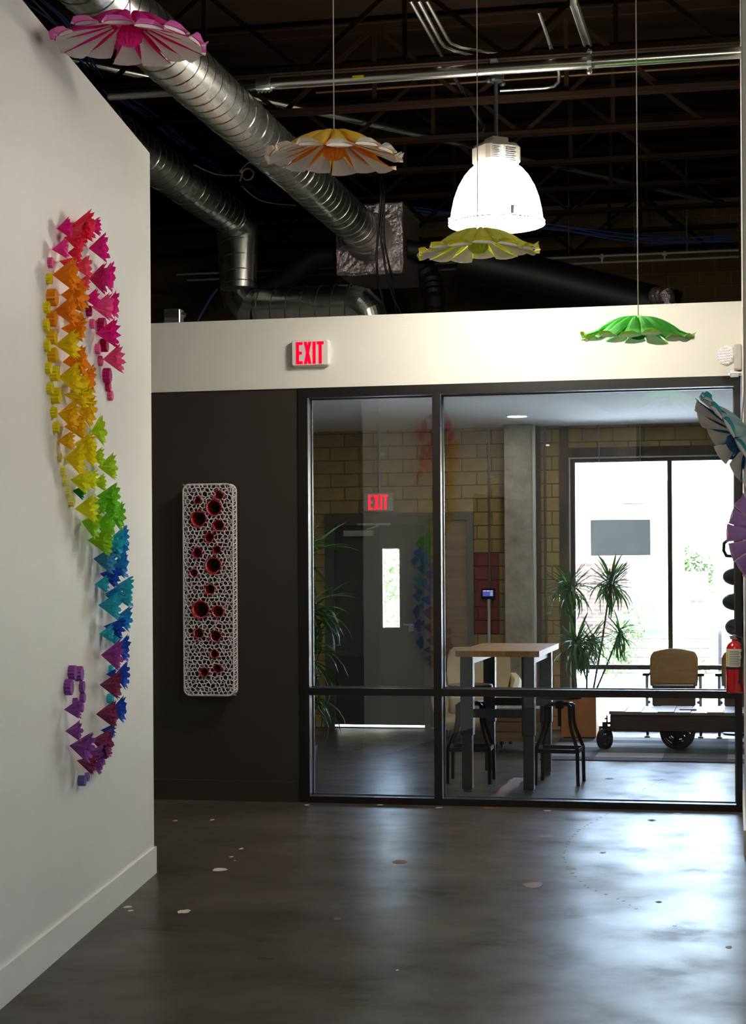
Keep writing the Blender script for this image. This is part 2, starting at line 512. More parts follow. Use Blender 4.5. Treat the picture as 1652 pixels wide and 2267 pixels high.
# lobby ceiling
struct('ceiling', MB().box(-5.05, 7.8, FY + 0.16, WY, 2.985, 3.08), M['ceil_white'], 'white flat ceiling of the lobby')

# far wall with its ochre blocks
wf = MB()
DX0, DX1, DZ = -4.06, -2.55, 2.14
WX0, WX1, WZ = -1.69, 0.12, 2.74
wf.box(-9, DX0, WY + 0.008, WY + 0.24, 0, 5.2); wf.box(DX0, DX1, WY + 0.008, WY + 0.24, DZ, 5.2); wf.box(DX1, WX0, WY + 0.008, WY + 0.24, 0, 5.2)
wf.box(WX0, WX1, WY + 0.008, WY + 0.24, WZ, 5.2); wf.box(WX1, 8, WY + 0.008, WY + 0.24, 0, 5.2)
wall_far = struct('wall_far', wf, M['mortar'], 'ochre glazed block wall at the far side of the lobby')
CH, BL = 0.1345, 0.2985
blk = {}
def block_mesh(w, red):
    k = (round(w, 3), red)
    if k not in blk:
        g = 0.0035
        mb = MB()
        def ring(i, y): return [(g + i, y, g + i), (w - g - i, y, g + i), (w - g - i, y, CH - g - i), (g + i, y, CH - g - i)]
        mb.loft([ring(0, 0.02), ring(0, 0.004), ring(0.004, 0)])
        blk[k] = mb.mesh('block', M['block_red' if red else 'block'])
    return blk[k]
row = 0
while row * CH < 2.96:
    z0 = row * CH
    zc = z0 + CH / 2
    holes = [(-2.21, -1.88)]
    if zc < DZ: holes.append((DX0, DX1))
    if zc < WZ: holes.append((WX0, WX1))
    red = 0.9 < zc < 1.80
    x = -4.9 - (BL / 2 if row % 2 else 0)
    while x < 0.3:
        segs = [(x, x + BL)]
        for h0, h1 in holes:
            ns = []
            for a, b in segs:
                if b <= h0 or a >= h1: ns.append((a, b))
                else:
                    if a < h0: ns.append((a, h0))
                    if b > h1: ns.append((h1, b))
            segs = ns
        for a, b in segs:
            pieces = [(a, b, False)]
            if red and b > -2.535 and a < -2.295:
                r0, r1 = max(a, -2.545), min(b, -2.295)
                pieces = [(a, r0, False), (r0, r1, True), (r1, b, False)]
            for p0, p1, rd in pieces:
                if p1 - p0 > 0.025:
                    part('block', block_mesh(p1 - p0, rd), wall_far, (p0, WY, z0))
        x += BL
    row += 1
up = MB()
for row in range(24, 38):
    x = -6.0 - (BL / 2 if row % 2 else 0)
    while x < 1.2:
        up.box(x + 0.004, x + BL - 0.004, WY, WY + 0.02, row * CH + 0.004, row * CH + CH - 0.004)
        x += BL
tag(up.build('upper_blocks', M['dimmed_block'], wall_far), kind='stuff')  # same wall as below, its shade painted in with a darker colour

# concrete column against the far wall
cl = thing('trim_1', 'raw grey concrete column standing against the ochre block wall', 'column', (-2.06, 16.75, 0), kind='structure')
c0 = MB().cbox(-0.135, 0.135, -0.155, 0.2, 0, 0.845, 0.006).build('column_lift', M['concrete_col'], cl)
c1 = MB().cbox(-0.132, 0.135, -0.15, 0.2, 0.852, 2.985, 0.006).build('column_lift', M['concrete_col'], cl)

# door in the far wall with boarded sidelight
dr = thing('door_1', 'dark grey steel exit door with narrow glass beside a boarded sidelight', 'door', (-3.5, WY, 0), kind='structure')
def dpart(name, x0, x1, y0, y1, z0, z1, m, parent=None, smooth=False):
    return MB().box(x0 + 3.5, x1 + 3.5, y0 - WY, y1 - WY, z0, z1).build(name, M[m], parent or dr)
dpart('frame_jamb', DX0, -3.965, WY - 0.02, WY + 0.12, 0, DZ, 'door_frame')
dpart('frame_jamb', -3.045, -2.985, WY - 0.02, WY + 0.12, 0, DZ, 'door_frame')
dpart('frame_jamb', -2.61, DX1, WY - 0.02, WY + 0.12, 0, DZ, 'door_frame')
dpart('frame_header', -3.965, -3.045, WY - 0.02, WY + 0.12, 2.035, DZ, 'door_frame')
dpart('frame_header', -2.985, -2.61, WY - 0.02, WY + 0.12, 2.08, DZ, 'door_frame')
leaf = MB()
lx0, lx1 = -3.966 + 3.5, -3.044 + 3.5
vx0, vx1, vz0, vz1 = -3.476 + 3.5, -3.296 + 3.5, 1.006, 1.802
for a in ((lx0, vx0, 0.03, 2.037), (vx1, lx1, 0.03, 2.037), (vx0, vx1, 0.03, vz0), (vx0, vx1, vz1, 2.037)):
    leaf.box(a[0], a[1], 0.02, 0.065, a[2], a[3])
dleaf = leaf.build('door_leaf', M['door_grey'], dr)
MB().box(vx0, vx1, 0.04, 0.046, vz0, vz1).build('glass_pane', M['clear_glass'], dleaf)
for a in ((vx0 - 0.012, vx0 + 0.004, vz0, vz1), (vx1 - 0.004, vx1 + 0.012, vz0, vz1), (vx0, vx1, vz0 - 0.012, vz0 + 0.004), (vx0, vx1, vz1 - 0.004, vz1 + 0.012)):
    MB().box(a[0], a[1], 0.012, 0.03, a[2], a[3]).build('glazing_trim', M['door_frame'], dleaf)
MB().box(-3.86 + 3.5, -3.56 + 3.5, -0.045, 0.02, 1.926, 1.984).build('door_closer', M['silver'], dleaf)
MB().beam((-3.62 + 3.5, -0.02, 1.995), (-3.50 + 3.5, -0.03, 2.03), 0.02, 0.012).beam((-3.72 + 3.5, -0.035, 2.045), (-3.38 + 3.5, -0.03, 2.045), 0.014, 0.022).build('closer_arm', M['silver'], dleaf)
MB().box(-3.205 + 3.5, -3.155 + 3.5, 0.0, 0.02, 0.97, 1.045).build('lock_plate', M['silver'], dleaf)
MB().tube([(-3.18 + 3.5, 0.0, 1.035), (-3.18 + 3.5, -0.045, 1.035), (-3.25 + 3.5, -0.05, 1.04)], 0.009).build('lever_handle', M['silver'], dleaf)
k = 0
z = 0.08
while z < 2.06:
    h = (0.30, 0.24, 0.33, 0.27)[k % 4]
    dpart('board', -2.985, -2.61, WY + 0.03, WY + 0.05, z, min(z + h - 0.006, 2.08), 'board')
    z += h; k += 1
dpart('board_backing', -2.985, -2.61, WY + 0.052, WY + 0.07, 0.0, 2.09, 'board')  # sheet added behind the boards to block light leaking through the gaps
dpart('threshold', -3.97, -2.61, WY - 0.01, WY + 0.14, 0, 0.012, 'silver')

# far window: timber surround, pale trim, dark frame, panes
w2 = thing('window_2', 'tall daylit window with dark frame in weathered timber surround', 'window', (-0.8, WY, 0), kind='structure')
def w2p(name, x0, x1, y0, y1, z0, z1, m):
    return MB().box(x0 + 0.8, x1 + 0.8, y0 - WY, y1 - WY, z0, z1).build(name, M[m], w2)
w2p('timber_post', -1.69, -1.60, WY - 0.02, WY + 0.2, 0, 2.99 - 0.01, 'timber')
w2p('timber_lintel', -1.60, 0.12, WY - 0.012, WY + 0.2, 2.675, WZ + 0.03, 'timber')
w2p('pale_trim', -1.60, -1.585, WY - 0.01, WY + 0.15, 0, 2.675, 'trim_white')
w2p('pale_trim', -1.585, 0.12, WY - 0.01, WY + 0.15, 2.662, 2.675, 'trim_white')
for x0, x1 in ((-1.585, -1.540), (-0.648, -0.604), (-0.006, 0.12)):
    w2p('frame_post', x0, x1, WY + 0.02, WY + 0.14, 0, 2.662, 'frame')
for x0, x1 in ((-1.54, -0.648), (-0.604, -0.006)):
    w2p('frame_head', x0, x1, WY + 0.02, WY + 0.14, 2.626, 2.662, 'frame')
    w2p('frame_rail', x0, x1, WY + 0.02, WY + 0.14, 0.600, 0.645, 'frame')
    w2p('frame_sill', x0, x1, WY + 0.02, WY + 0.14, 0.0, 0.045, 'frame')
    for z0, z1 in ((0.045, 0.6), (0.645, 2.626)):
        w2p('glass_pane', x0, x1, WY + 0.085, WY + 0.09, z0, z1, 'clear_glass')
for x in (-1.301, -0.905):
    MB().beam((x + 0.8, -0.025, 2.985), (x + 0.8, -0.025, 2.62), 0.02, 0.008).build('hanger_strap', M['galv_seam'], w2)

# ------------------------------------------------------------------ open roof: deck, joists
JZ = 4.55
struct('ceiling_deck', MB().box(-9, 8, -9, 17.2, 5.15, 5.25), M['deck'], 'dark brown wooden roof deck above the joists')
def bar_mesh(name, length, w, h, m):
    return MB().box(-length / 2, length / 2, -w / 2, w / 2, -h / 2, h / 2).mesh(name, M[m])
JX0, JX1 = -5.0, 0.04
ang_m = MB().box(0, JX1 - JX0, -0.045, -0.006, 0, 0.006).box(0, JX1 - JX0, -0.045, -0.039, 0, 0.03).box(0, JX1 - JX0, 0.006, 0.045, 0, 0.006).box(0, JX1 - JX0, 0.039, 0.045, 0, 0.03).mesh('bottom_chord', M['joist'])
top_m = MB().box(0, JX1 - JX0, -0.05, 0.05, 0.55, 0.556).box(0, JX1 - JX0, -0.012, 0.012, 0.5, 0.55).mesh('top_chord', M['joist'])
diag_len = math.hypot(0.62, 0.52)
web_m = bar_mesh('web_bar', diag_len, 0.012, 0.028, 'joist')
vert_m = MB().box(-0.014, 0.014, -0.008, 0.008, 0.02, 0.53).mesh('web_post', M['joist'])
for j in range(9):
    y = 10.927 + (j - 1) * 0.8895
    jo = thing('roof_joist', 'rusty open web steel roof joist, ' + ('next to', 'second from', 'third from', 'fourth from', 'fifth from', 'sixth from', 'seventh from', 'eighth from', 'ninth from')[8 - j] + ' the far block wall', 'joist', (JX0, y, JZ), 0, 'open web roof joists')
    part('bottom_chord', ang_m, jo); part('top_chord', top_m, jo)
    off = (j * 0.37) % 0.6
    n = 0
    x = -off
    a = math.atan2(0.52, 0.62)
    while x < JX1 - JX0 - 0.62:
        if x >= 0:
            part('web_bar', web_m, jo, (x + 0.31, 0, 0.27), (0, -a if n % 2 == 0 else a, 0))
            if n % 2 == 0: part('web_post', vert_m, jo, (x + 0.62, 0, 0))
        x += 0.62; n += 1

# ------------------------------------------------------------------ ducts
def helix(x, z, r, y0, y1, pitch, rad=0.004, seg=26):
    n = int((y1 - y0) / pitch * seg)
    mb = MB()
    mb.tube([(x + r * math.cos(2 * PI * i / seg), y0 + pitch * i / seg, z + r * math.sin(2 * PI * i / seg)) for i in range(n + 1)], rad, 4)
    return mb

d1x, d1z, d1r = -2.862, 4.245, 0.150
d1 = thing('spiral_duct', 'long straight galvanised spiral duct running into the foil wrapped box', 'duct', (d1x, 4.0, d1z))
MB().tube([(0, 0, 0), (0, 9.52, 0)], d1r, 40).build('barrel', M['galv'], d1, True)
helix(0, 0, d1r, 2.5, 9.45, 0.132).build('spiral_seam', M['galv_seam'], d1, True)
MB().lathe([(d1r + 0.006, 9.40), (d1r + 0.018, 9.47), (d1r + 0.05, 9.505), (d1r + 0.05, 9.52)], 32, ax='y').build('foil_collar', M['foil'], d1, True)

d2x, d2z, d2r = -3.885, 4.375, 0.146
d2 = thing('spiral_duct', 'galvanised duct that drops in elbows behind the white header', 'duct', (d2x, 13.1, d2z))
MB().tube([(0, -8, 0), (0, -0.02, 0)], d2r, 40).build('barrel', M['galv'], d2, True)
helix(0, 0, d2r, -5.0, -0.12, 0.125).build('spiral_seam', M['galv_seam'], d2, True)
drop = MB(); drop.tube([(0, -0.05, -0.02), (0.02, 0.12, -0.06), (0.02, 0.12, -0.55)], d2r * 0.99, 36)
drop.build('drop_pipe', M['galv'], d2, True)
dz = d2z - 3.674
dxr = -2.961 - d2x
el = [(0.02, 0.12, -0.53)] + [(0.02 + 0.15 - 0.15 * math.cos(t), 0.13, -dz + 0.15 - 0.15 * math.sin(t)) for t in (0.0, 0.52, 1.05, PI / 2)]
MB().tube(el, d2r, 36).build('elbow', M['galv'], d2)
MB().tube([(0.165, 0.13, -dz), (dxr, 0.13, -dz)], d2r * 1.005, 36).build('cross_pipe', M['galv'], d2, True)
el2 = [(dxr + 0.17 * math.sin(t), 0.13, -dz - 0.17 + 0.17 * math.cos(t)) for t in (0, 0.52, 1.05, PI / 2)] + [(dxr + 0.17, 0.13, -dz - 0.45)]
MB().tube(el2, d2r, 36).build('elbow', M['galv'], d2)
for zz in (-0.06, -0.20, -0.32, -0.44, -0.53):
    ring = [(0.02 + (d2r + 0.001) * math.cos(a * PI / 14), 0.12 + (d2r + 0.001) * math.sin(a * PI / 14), zz + 0.03 * math.cos(a * PI / 14 + 1)) for a in range(29)]
    MB().tube(ring, 0.004, 4).build('joint_band', M['galv_seam'], d2, True)
for i in range(7):
    x = 0.2 + (dxr - 0.2) * i / 6
    ring = [(x + 0.02 * math.sin(a * PI / 14), 0.13 + (d2r + 0.003) * math.cos(a * PI / 14), -dz + (d2r + 0.003) * math.sin(a * PI / 14)) for a in range(29)]
    MB().tube(ring, 0.004, 4).build('joint_band', M['galv_seam'], d2, True)

# foil wrapped plenum box
bx = thing('plenum_box', 'foil wrapped plenum box where the long spiral duct ends', 'duct box', (-2.855, 13.9, 3.955))
rb = random.Random(3)
foil = MB()
N1 = 14
def wob(i, j): return rb.uniform(-0.006, 0.006)
bw, bh, bd = 0.262, 0.545, 0.385
grid = [[(-bw + 2 * bw * i / N1, -bd + wob(i, j), bh * j / N1) for i in range(N1 + 1)] for j in range(N1 + 1)]
foil.loft(grid, False, False)
foil.box(-bw, bw, -bd + 0.012, bd, 0, bh)
foil.build('foil_wrap', M['foil'], bx)
for a, b in (((-bw, -bd, 0), (bw, -bd, 0)), ((-bw, -bd, bh), (bw, -bd, bh)), ((bw, -bd, 0), (bw, -bd, bh)), ((-bw, -bd, 0), (-bw, -bd, bh)), ((bw, -bd, bh), (bw, bd, bh))):
    pts = [Vector(a).lerp(Vector(b), t / 9) + Vector((rb.uniform(-.006, .006), rb.uniform(-.006, .004), rb.uniform(-.006, .006))) for t in range(10)]
    MB().tube(pts, [0.010 + rb.uniform(0, 0.008) for _ in pts], 5).build('foil_tape', M['foil'], bx)

def simple_duct(name, label, pts, r, m, seam=None, ridges=0, n=28):
    t = thing(name, label, 'duct', pts[0])
    p0 = Vector(pts[0])
    pl = [Vector(p) - p0 for p in pts]
    if ridges:
        fine = []
        rads = []
        for i in range(len(pl) - 1):
            k = ridges
            for j in range(k):
                fine.append(pl[i].lerp(pl[i + 1], j / k)); rads.append(r * (1.0 if j % 2 else 0.88))
        fine.append(pl[-1]); rads.append(r)
        MB().tube(fine, rads, n).build('ribbed_sleeve', M[m], t)
    else:
        MB().tube(pl, r, n).build('barrel', M[m], t, True)
    for q in (0.02, 0.98):
        i = 0 if q < 0.5 else len(pl) - 2
        c = pl[0].lerp(pl[1], 0.04) if q < 0.5 else pl[-2].lerp(pl[-1], 0.96)
        d = (pl[i + 1] - pl[i]).normalized()
        MB().tube([c - d * 0.012, c + d * 0.012], r * 1.04, n).build('end_band', M[m], t, True)
    return t

simple_duct('branch_duct', 'black branch duct bending down from the left of the foil box',
            [(-3.126, 13.700, 4.152), (-3.325, 13.709, 4.151), (-3.550, 13.764, 4.026), (-3.814, 13.811, 3.914)], 0.085, 'black_duct')
simple_duct('branch_duct', 'short dark duct leaving the right side of the foil box',
            [(-2.613, 13.757, 4.180), (-2.224, 13.941, 4.166)], 0.075, 'black_duct')
simple_duct('branch_duct', 'wide black duct sloping down behind the lamp toward the return wall',
            [(-2.315, 14.637, 4.238), (-1.653, 14.776, 4.091), (-0.473, 14.820, 3.751)], 0.17, 'black_duct')
ld = [o for o in COL.objects if o.get('label', '').startswith('black branch duct')][0]
MB().tube([(-0.2, 0.03, 0.0), (-0.2, 0.03, 5.15 - ld.location.z)], 0.004, 5).build('hanger_rod', M['blackrub'], ld)
wd = [o for o in COL.objects if o.get('label', '').startswith('wide black duct')][0]
for q in (0.35, 0.95, 1.5):
    MB().tube([(q, -0.03, 0.0), (q, -0.03, 5.15 - wd.location.z)], 0.004, 5).build('hanger_rod', M['blackrub'], wd)
simple_duct('flexible_duct', 'black foil flexible hose dropping beneath the foil box corner',
            [(-2.621, 14.368, 4.204), (-2.492, 14.293, 4.014), (-2.450, 14.200, 3.827), (-2.459, 14.198, 3.620)], 0.10, 'black_duct', ridges=7)
simple_duct('flexible_duct', 'shiny foil hose elbow at the end of the wide black duct',
            [(-0.643, 14.580, 3.854), (-0.554, 14.497, 3.848), (-0.529, 14.502, 3.706)], 0.07, 'foil', ridges=5)

# ------------------------------------------------------------------ pipes and conduits
def pipe(name, label, pts, r, m='pipe', n=12, group=None, parts=()):
    t = thing(name, label, 'pipe' if 'conduit' not in name else 'conduit', pts[0], 0, group)
    p0 = Vector(pts[0])
    MB().tube([Vector(p) - p0 for p in pts], r, n).build('run', M[m], t, True)
    for (nm, a, b, rr, mm) in parts:
        MB().tube([Vector(a) - p0, Vector(b) - p0], rr, n).build(nm, M[mm], t, True)
    return t

PY_, PZ_ = 9.900, 4.46
def px(x): return (x, PY_, PZ_)
xs = [-2.768, -2.684]
tg = [-2.182, -2.114]
mp = pipe('steel_pipe', 'thick bare steel pipe crossing the hall below the joists', [px(-3.70), px(0.045)], 0.034, n=20,
          parts=[('coupling', px(xs[0]), px(xs[1]), 0.042, 'silver')])
MB().box(tg[0] + 3.7, tg[1] + 3.7, -0.0355, -0.0335, -0.012, 0.006).build('pipe_sticker', M['yellow'], mp)
for xb in (xs[0] + 0.008, xs[0] + 0.03, xs[1] - 0.03, xs[1] - 0.008):
    MB().tube([(xb + 3.7, -0.012, -0.036), (xb + 3.7, -0.012, -0.052)], 0.007, 6).build('coupling_bolt', M['silver'], mp)

CZ = 4.62
pipe('conduit', 'thin conduit that passes over the thick pipe and turns back to the left',
     [(-1.690, 9.085, 4.620), (-1.690, 10.231, 4.620), (-1.685, 11.162, 4.620), (-1.681, 11.795, 4.620), (-1.702, 11.902, 4.620), (-1.773, 11.949, 4.620), (-2.167, 11.997, 4.620), (-2.462, 12.006, 4.620)], 0.012, n=10)
pipe('conduit', 'thin conduit sweeping round beside the thick pipe, inner of the pair',
     [(-1.605, 9.104, 4.620), (-1.604, 9.776, 4.620), (-1.599, 9.872, 4.620), (-1.555, 9.962, 4.620), (-1.305, 10.182, 4.620), (-1.266, 10.191, 4.620), (0.044, 10.175, 4.620)], 0.011, n=10)
pipe('conduit', 'thin conduit sweeping round beside the thick pipe, outer of the pair',
     [(-1.637, 9.035, 4.600), (-1.642, 9.752, 4.600), (-1.636, 9.858, 4.600), (-1.594, 9.956, 4.600), (-1.423, 10.159, 4.600), (-1.372, 10.180, 4.600), (0.044, 10.186, 4.600)], 0.011, n=10)
pipe('conduit', 'bent conduit feeding the lamp box from above the thick pipe',
     [(-1.038, 9.425, 4.620), (-1.033, 10.068, 4.600), (-1.011, 10.257, 4.520), (-1.023, 10.375, 4.500), (-1.059, 10.465, 4.500), (-1.117, 10.491, 4.500), (-1.393, 10.487, 4.500)], 0.011, n=10)
pipe('steel_pipe', 'steel pipe slanting across the hall between the joists',
     [(-4.060, 9.922, 4.720), (-3.128, 11.075, 4.720), (-2.189, 12.306, 4.720), (-0.095, 15.160, 4.720)], 0.026, n=14)
for Yp, lb in ((15.1, 'thin pale sprinkler pipe run nearer the foil box'), (15.42, 'thin pale sprinkler pipe run nearer the far block wall')):
    sp = pipe('sprinkler_pipe', lb, [(-5.0, Yp, 4.3), (0.04, Yp, 4.3)], 0.010, 'label_grey', 8)
    for xh in (-4.1, -2.3, -0.4):
        MB().tube([(xh + 5.0, 0, 0), (xh + 5.0, 0, 0.85)], 0.004, 5).build('hanger_rod', M['leg_grey'], sp)
    if Yp > 15.2:
        for xh in (-1.15, -0.6):
            MB().lathe([(0.008, 0), (0.008, 0.03), (0.02, 0.035), (0.022, 0.06), (0.004, 0.075)], 10, (xh + 5.0, 0, 0.005)).build('sprinkler_head', M['plastic_white'], sp, True)

def strut(label, a, b, extra=0):
    t = thing('strut_channel', label, 'bracket', a)
    d = Vector(b) - Vector(a)
    ln = d.length
    mb = MB()
    q = frame_to(d)
    mb.box(-0.02, -0.016, -0.02, 0.02, 0, ln); mb.box(0.016, 0.02, -0.02, 0.02, 0, ln); mb.box(-0.016, 0.016, 0.014, 0.02, 0, ln)
    o = mb.build('channel', M['silver'], t); o.matrix_local = q
    sl = MB()
    for i in range(int(ln / 0.05)):
        sl.box(-0.006, 0.006, 0.0205, 0.022, 0.015 + i * 0.05, 0.045 + i * 0.05)
    o = sl.build('slots', M['blackrub'], t); o.matrix_local = q
    return t
s1 = strut('slotted strut carrying the thick pipe near the return wall', (-0.849, 9.440, 4.660), (-0.821, 10.065, 4.600))
pc = Vector((-0.801, 9.875, 4.460)) - Vector(s1.location)
MB().lathe([(0.040, -0.012), (0.044, -0.012), (0.044, 0.012), (0.040, 0.012)], 18, (pc.x, PY_ - s1.location.y, PZ_ - s1.location.z), ax='x').build('pipe_clamp', M['silver'], s1)
for zb_ in (-0.055, 0.06):
    MB().ball((pc.x, PY_ - s1.location.y - 0.01, PZ_ - s1.location.z + zb_), 0.016, n=8, k=6).build('clamp_bolt', M['silver'], s1)

def cable(name, label, pts, r, m, group=None):
    # smooth through the points
    P_ = [Vector(p) for p in pts]
    out = []
    for i in range(len(P_) - 1):
        p0 = P_[max(i - 1, 0)]; p1 = P_[i]; p2 = P_[i + 1]; p3 = P_[min(i + 2, len(P_) - 1)]
        for k in range(8):
            t = k / 8
            out.append(0.5 * ((2 * p1) + (p2 - p0) * t + (2 * p0 - 5 * p1 + 4 * p2 - p3) * t * t + (3 * p1 - p0 - 3 * p2 + p3) * t ** 3))
    out.append(P_[-1])
    o = MB().tube([p - P_[0] for p in out], r, 6).build(name, M[m], None, True, tuple(P_[0]))
    return tag(o, label, 'cable', group)
cable('cable', 'black cable hanging in front of the foil box, leftmost strand', [(-2.589, 12.331, 4.651), (-2.643, 12.933, 4.521), (-2.682, 13.027, 4.231), (-2.697, 13.024, 3.952), (-2.692, 13.127, 3.760), (-2.644, 13.239, 3.493)], 0.009, 'blackrub')
cable('cable', 'black cable hanging in front of the foil box, middle strand', [(-2.576, 12.334, 4.650), (-2.626, 12.936, 4.521), (-2.665, 13.030, 4.196), (-2.646, 13.035, 4.021), (-2.626, 13.039, 3.882), (-2.589, 13.149, 3.689), (-2.495, 13.271, 3.492)], 0.009, 'blackrub')
cable('cable', 'black cable hanging in front of the foil box, rightmost strand', [(-2.563, 12.337, 4.650), (-2.620, 12.938, 4.487), (-2.642, 13.035, 4.161), (-2.615, 13.041, 3.986), (-2.602, 13.146, 3.829), (-2.601, 13.351, 3.507)], 0.008, 'blackrub')
blue_path = [(-3.365, 7.671, 4.373), (-3.646, 9.043, 4.601), (-3.890, 10.320, 4.642), (-3.844, 11.045, 4.641), (-3.887, 12.058, 4.675), (-3.860, 12.881, 4.661), (-3.711, 13.526, 4.634), (-3.449, 13.990, 4.637), (-3.160, 14.255, 4.666), (-2.730, 14.550, 4.675), (-2.370, 14.625, 4.614), (-1.574, 14.793, 4.524), (-0.779, 14.960, 4.410), (-0.021, 15.120, 4.406)]
for k in range(4):
    cable('cable', 'blue data cable sagging along the joists past the drop duct',
          [(p[0] + 0.03 * math.sin(k * 2.1 + i), p[1], p[2] + 0.03 * math.cos(k * 1.7 + i * 1.3)) for i, p in enumerate(blue_path)],
          0.006, 'bluecable', 'blue data cables along the joists')
cable('cable', 'blue cable slanting down behind the junction box on the header', [(-3.817, 12.482, 3.701), (-3.735, 11.988, 3.521), (-3.663, 11.492, 3.301)], 0.008, 'bluecable')
coil = thing('cable_coil', 'coil of pale cable tied up between the two ducts', 'cable', (-3.420, 11.952, 4.428))
cr = [(0.04 * math.cos(t * PI / 8) * (1 + 0.04 * (t // 16)), 0.008 * (t // 16), 0.042 * math.sin(t * PI / 8)) for t in range(58)]
MB().tube(cr, 0.0035, 5).build('loops', M['whitecable'], coil, True)
MB().tube([(-0.05, 0, 0.03), (-0.04, 0, 0.0), (-0.055, 0, -0.05)], 0.006, 5).tube([(-0.05, 0, 0.03), (0, 0, 0.075), (0.03, 0, 0.085)], 0.005, 5).build('cable_tail', M['whitecable'], coil, True)
MB().box(-0.055, -0.035, -0.01, 0.01, 0.01, 0.03).build('cable_tie', M['plastic_white'], coil)
cable('cable', 'pale cable sagging from the gallery wall side to the coil', [(-3.672, 11.490, 4.401), (-3.577, 11.714, 4.380), (-3.470, 11.941, 4.419)], 0.0035, 'whitecable')
cable('cable', 'pale cable sagging from the coil toward the long duct', [(-3.461, 11.943, 4.341), (-3.399, 12.263, 4.298), (-3.230, 12.605, 4.327)], 0.0035, 'whitecable')
tag(MB().tube([(0, 0, 0), (5, -0.1, -0.02)], 0.008, 6).build('gas_line', mat('yellow_gas_line', '#4A3208', 0.6), None, False, (-2.739, 11.255, 4.780)), 'dull yellow gas line running among the joists', 'pipe')
# galvanised junction box standing on the header
jb = thing('junction_box', 'small galvanised junction box standing on the white header', 'electrical box', (-3.81, 11.46, 3.29))
MB().cbox(-0.068, 0.05, -0.04, 0.05, 0, 0.105, 0.006).build('box_body', M['silver'], jb)
MB().box(-0.06, 0.042, -0.043, -0.04, 0.045, 0.097).build('cover_plate', M['galv'], jb)
for x_ in (-0.05, 0.03):
    MB().lathe([(0.005, 0), (0.005, 0.004)], 8, (x_, -0.047, 0.088), ax='y').build('screw', M['galv_seam'], jb)
MB().tube([(0.05, 0, 0.07), (0.075, 0, 0.06)], 0.02, 10).build('connector', M['galv'], jb, True)

# ------------------------------------------------------------------ high bay lamps
def high_bay(label, x, y, zb, rod_top, group=None, sfx=None):
    mg, ml_ = (M['globe'], M['lamp_lens']) if not sfx else (M['globe_' + sfx], M['lens_b' if sfx == 'b' else 'globe_c'])
    t = thing('high_bay_lamp', label, 'lamp', (x, y, zb), math.radians(38), group)
    prof = [(0.268, 0.005), (0.272, 0.03), (0.266, 0.08), (0.25, 0.155), (0.224, 0.225), (0.19, 0.285), (0.155, 0.325), (0.13, 0.345)]
    MB().lathe(prof, 40, cap=False).build('acrylic_globe', mg, t, True)
    MB().lathe([(0.005, 0.012), (0.266, 0.012), (0.266, 0.016)], 40).build('lens', ml_, t)
    MB().lathe([(0.27, 0.0), (0.284, 0.0), (0.284, 0.016), (0.272, 0.034), (0.270, 0.016)], 40, cap=False).build('rim_ring', mg, t, True)
    ring = [(0.2855 * math.cos(a * PI / 24), 0.2855 * math.sin(a * PI / 24), 0.002) for a in range(49)]
    MB().tube(ring, 0.003, 5).build('rim_gasket', M['ink'], t, True)
    for a in (0.3, 2.4, 4.5):
        MB().box(-0.006, 0.006, -0.01, 0.01, 0.02, 0.07).build('latch_clip', M['silver'], t, False, (0.28 * math.cos(a), 0.28 * math.sin(a), -0.01)).rotation_euler = (0, 0.1, a)
    MB().cbox(-0.118, 0.118, -0.1, 0.1, 0.345, 0.472, 0.022).build('ballast_housing', M['ballast'], t)
    MB().cbox(-0.055, 0.055, -0.055, 0.055, 0.465, 0.508, 0.006).build('top_box', M['ballast'], t)
    lb = MB().box(-0.085, -0.025, -0.1025, -0.1005, 0.365, 0.445).box(-0.005, 0.085, -0.1025, -0.1005, 0.355, 0.452).build('rating_label', M['label_grey'], t)
    tx = MB()
    for i in range(7):
        tx.box(-0.08, -0.035 - 0.006 * (i % 3), -0.1035, -0.1025, 0.372 + i * 0.01, 0.375 + i * 0.01)
        tx.box(0.002, 0.072 - 0.008 * (i % 2), -0.1035, -0.1025, 0.362 + i * 0.012, 0.366 + i * 0.012)
    tx.build('label_print', M['ink'], lb)
    MB().box(0.0555, 0.0565, -0.03, 0.035, 0.473, 0.503).build('warning_label', mat('warning_label', '#5A1A14', 0.6), t)
    MB().tube([(0, 0, 0.505), (0, 0, rod_top - zb)], 0.012, 10).build('hanging_rod', M['leg_grey'], t, True)
    hook = MB().cbox(-0.04, 0.04, -0.035, 0.035, rod_top - zb - 0.02, rod_top - zb + 0.05, 0.012)
    hook.ball((0.045, 0, rod_top - zb - 0.02), 0.018, n=8, k=6); hook.ball((-0.045, 0.01, rod_top - zb - 0.01), 0.016, n=8, k=6)
    hook.build('mounting_box', M['leg_grey'], t)
    return t
LX, LY, LZ = (-1.366, 10.085, 3.597)
high_bay('bright glowing high bay lamp hanging in front of the white header', LX, LY, LZ, 4.455)
strut('slotted strut from which the bright lamp hangs', (LX, LY - 0.10, 4.528), (LX, LY + 0.22, 4.528))
high_bay('high bay lamp hanging above the gallery wall opening', -0.2, 5.8, 3.68, 4.5, None, 'b')
high_bay('added unseen high bay lamp over the back of the hall', 0.2, -3.2, 3.62, 4.5, None, 'c')  # out of frame, added to throw more light on the gallery wall
high_bay('added unseen high bay lamp over the open side of the hall', 4.2, 5.6, 3.62, 4.5, None, 'c')  # another lamp added out of view for extra light in the hall

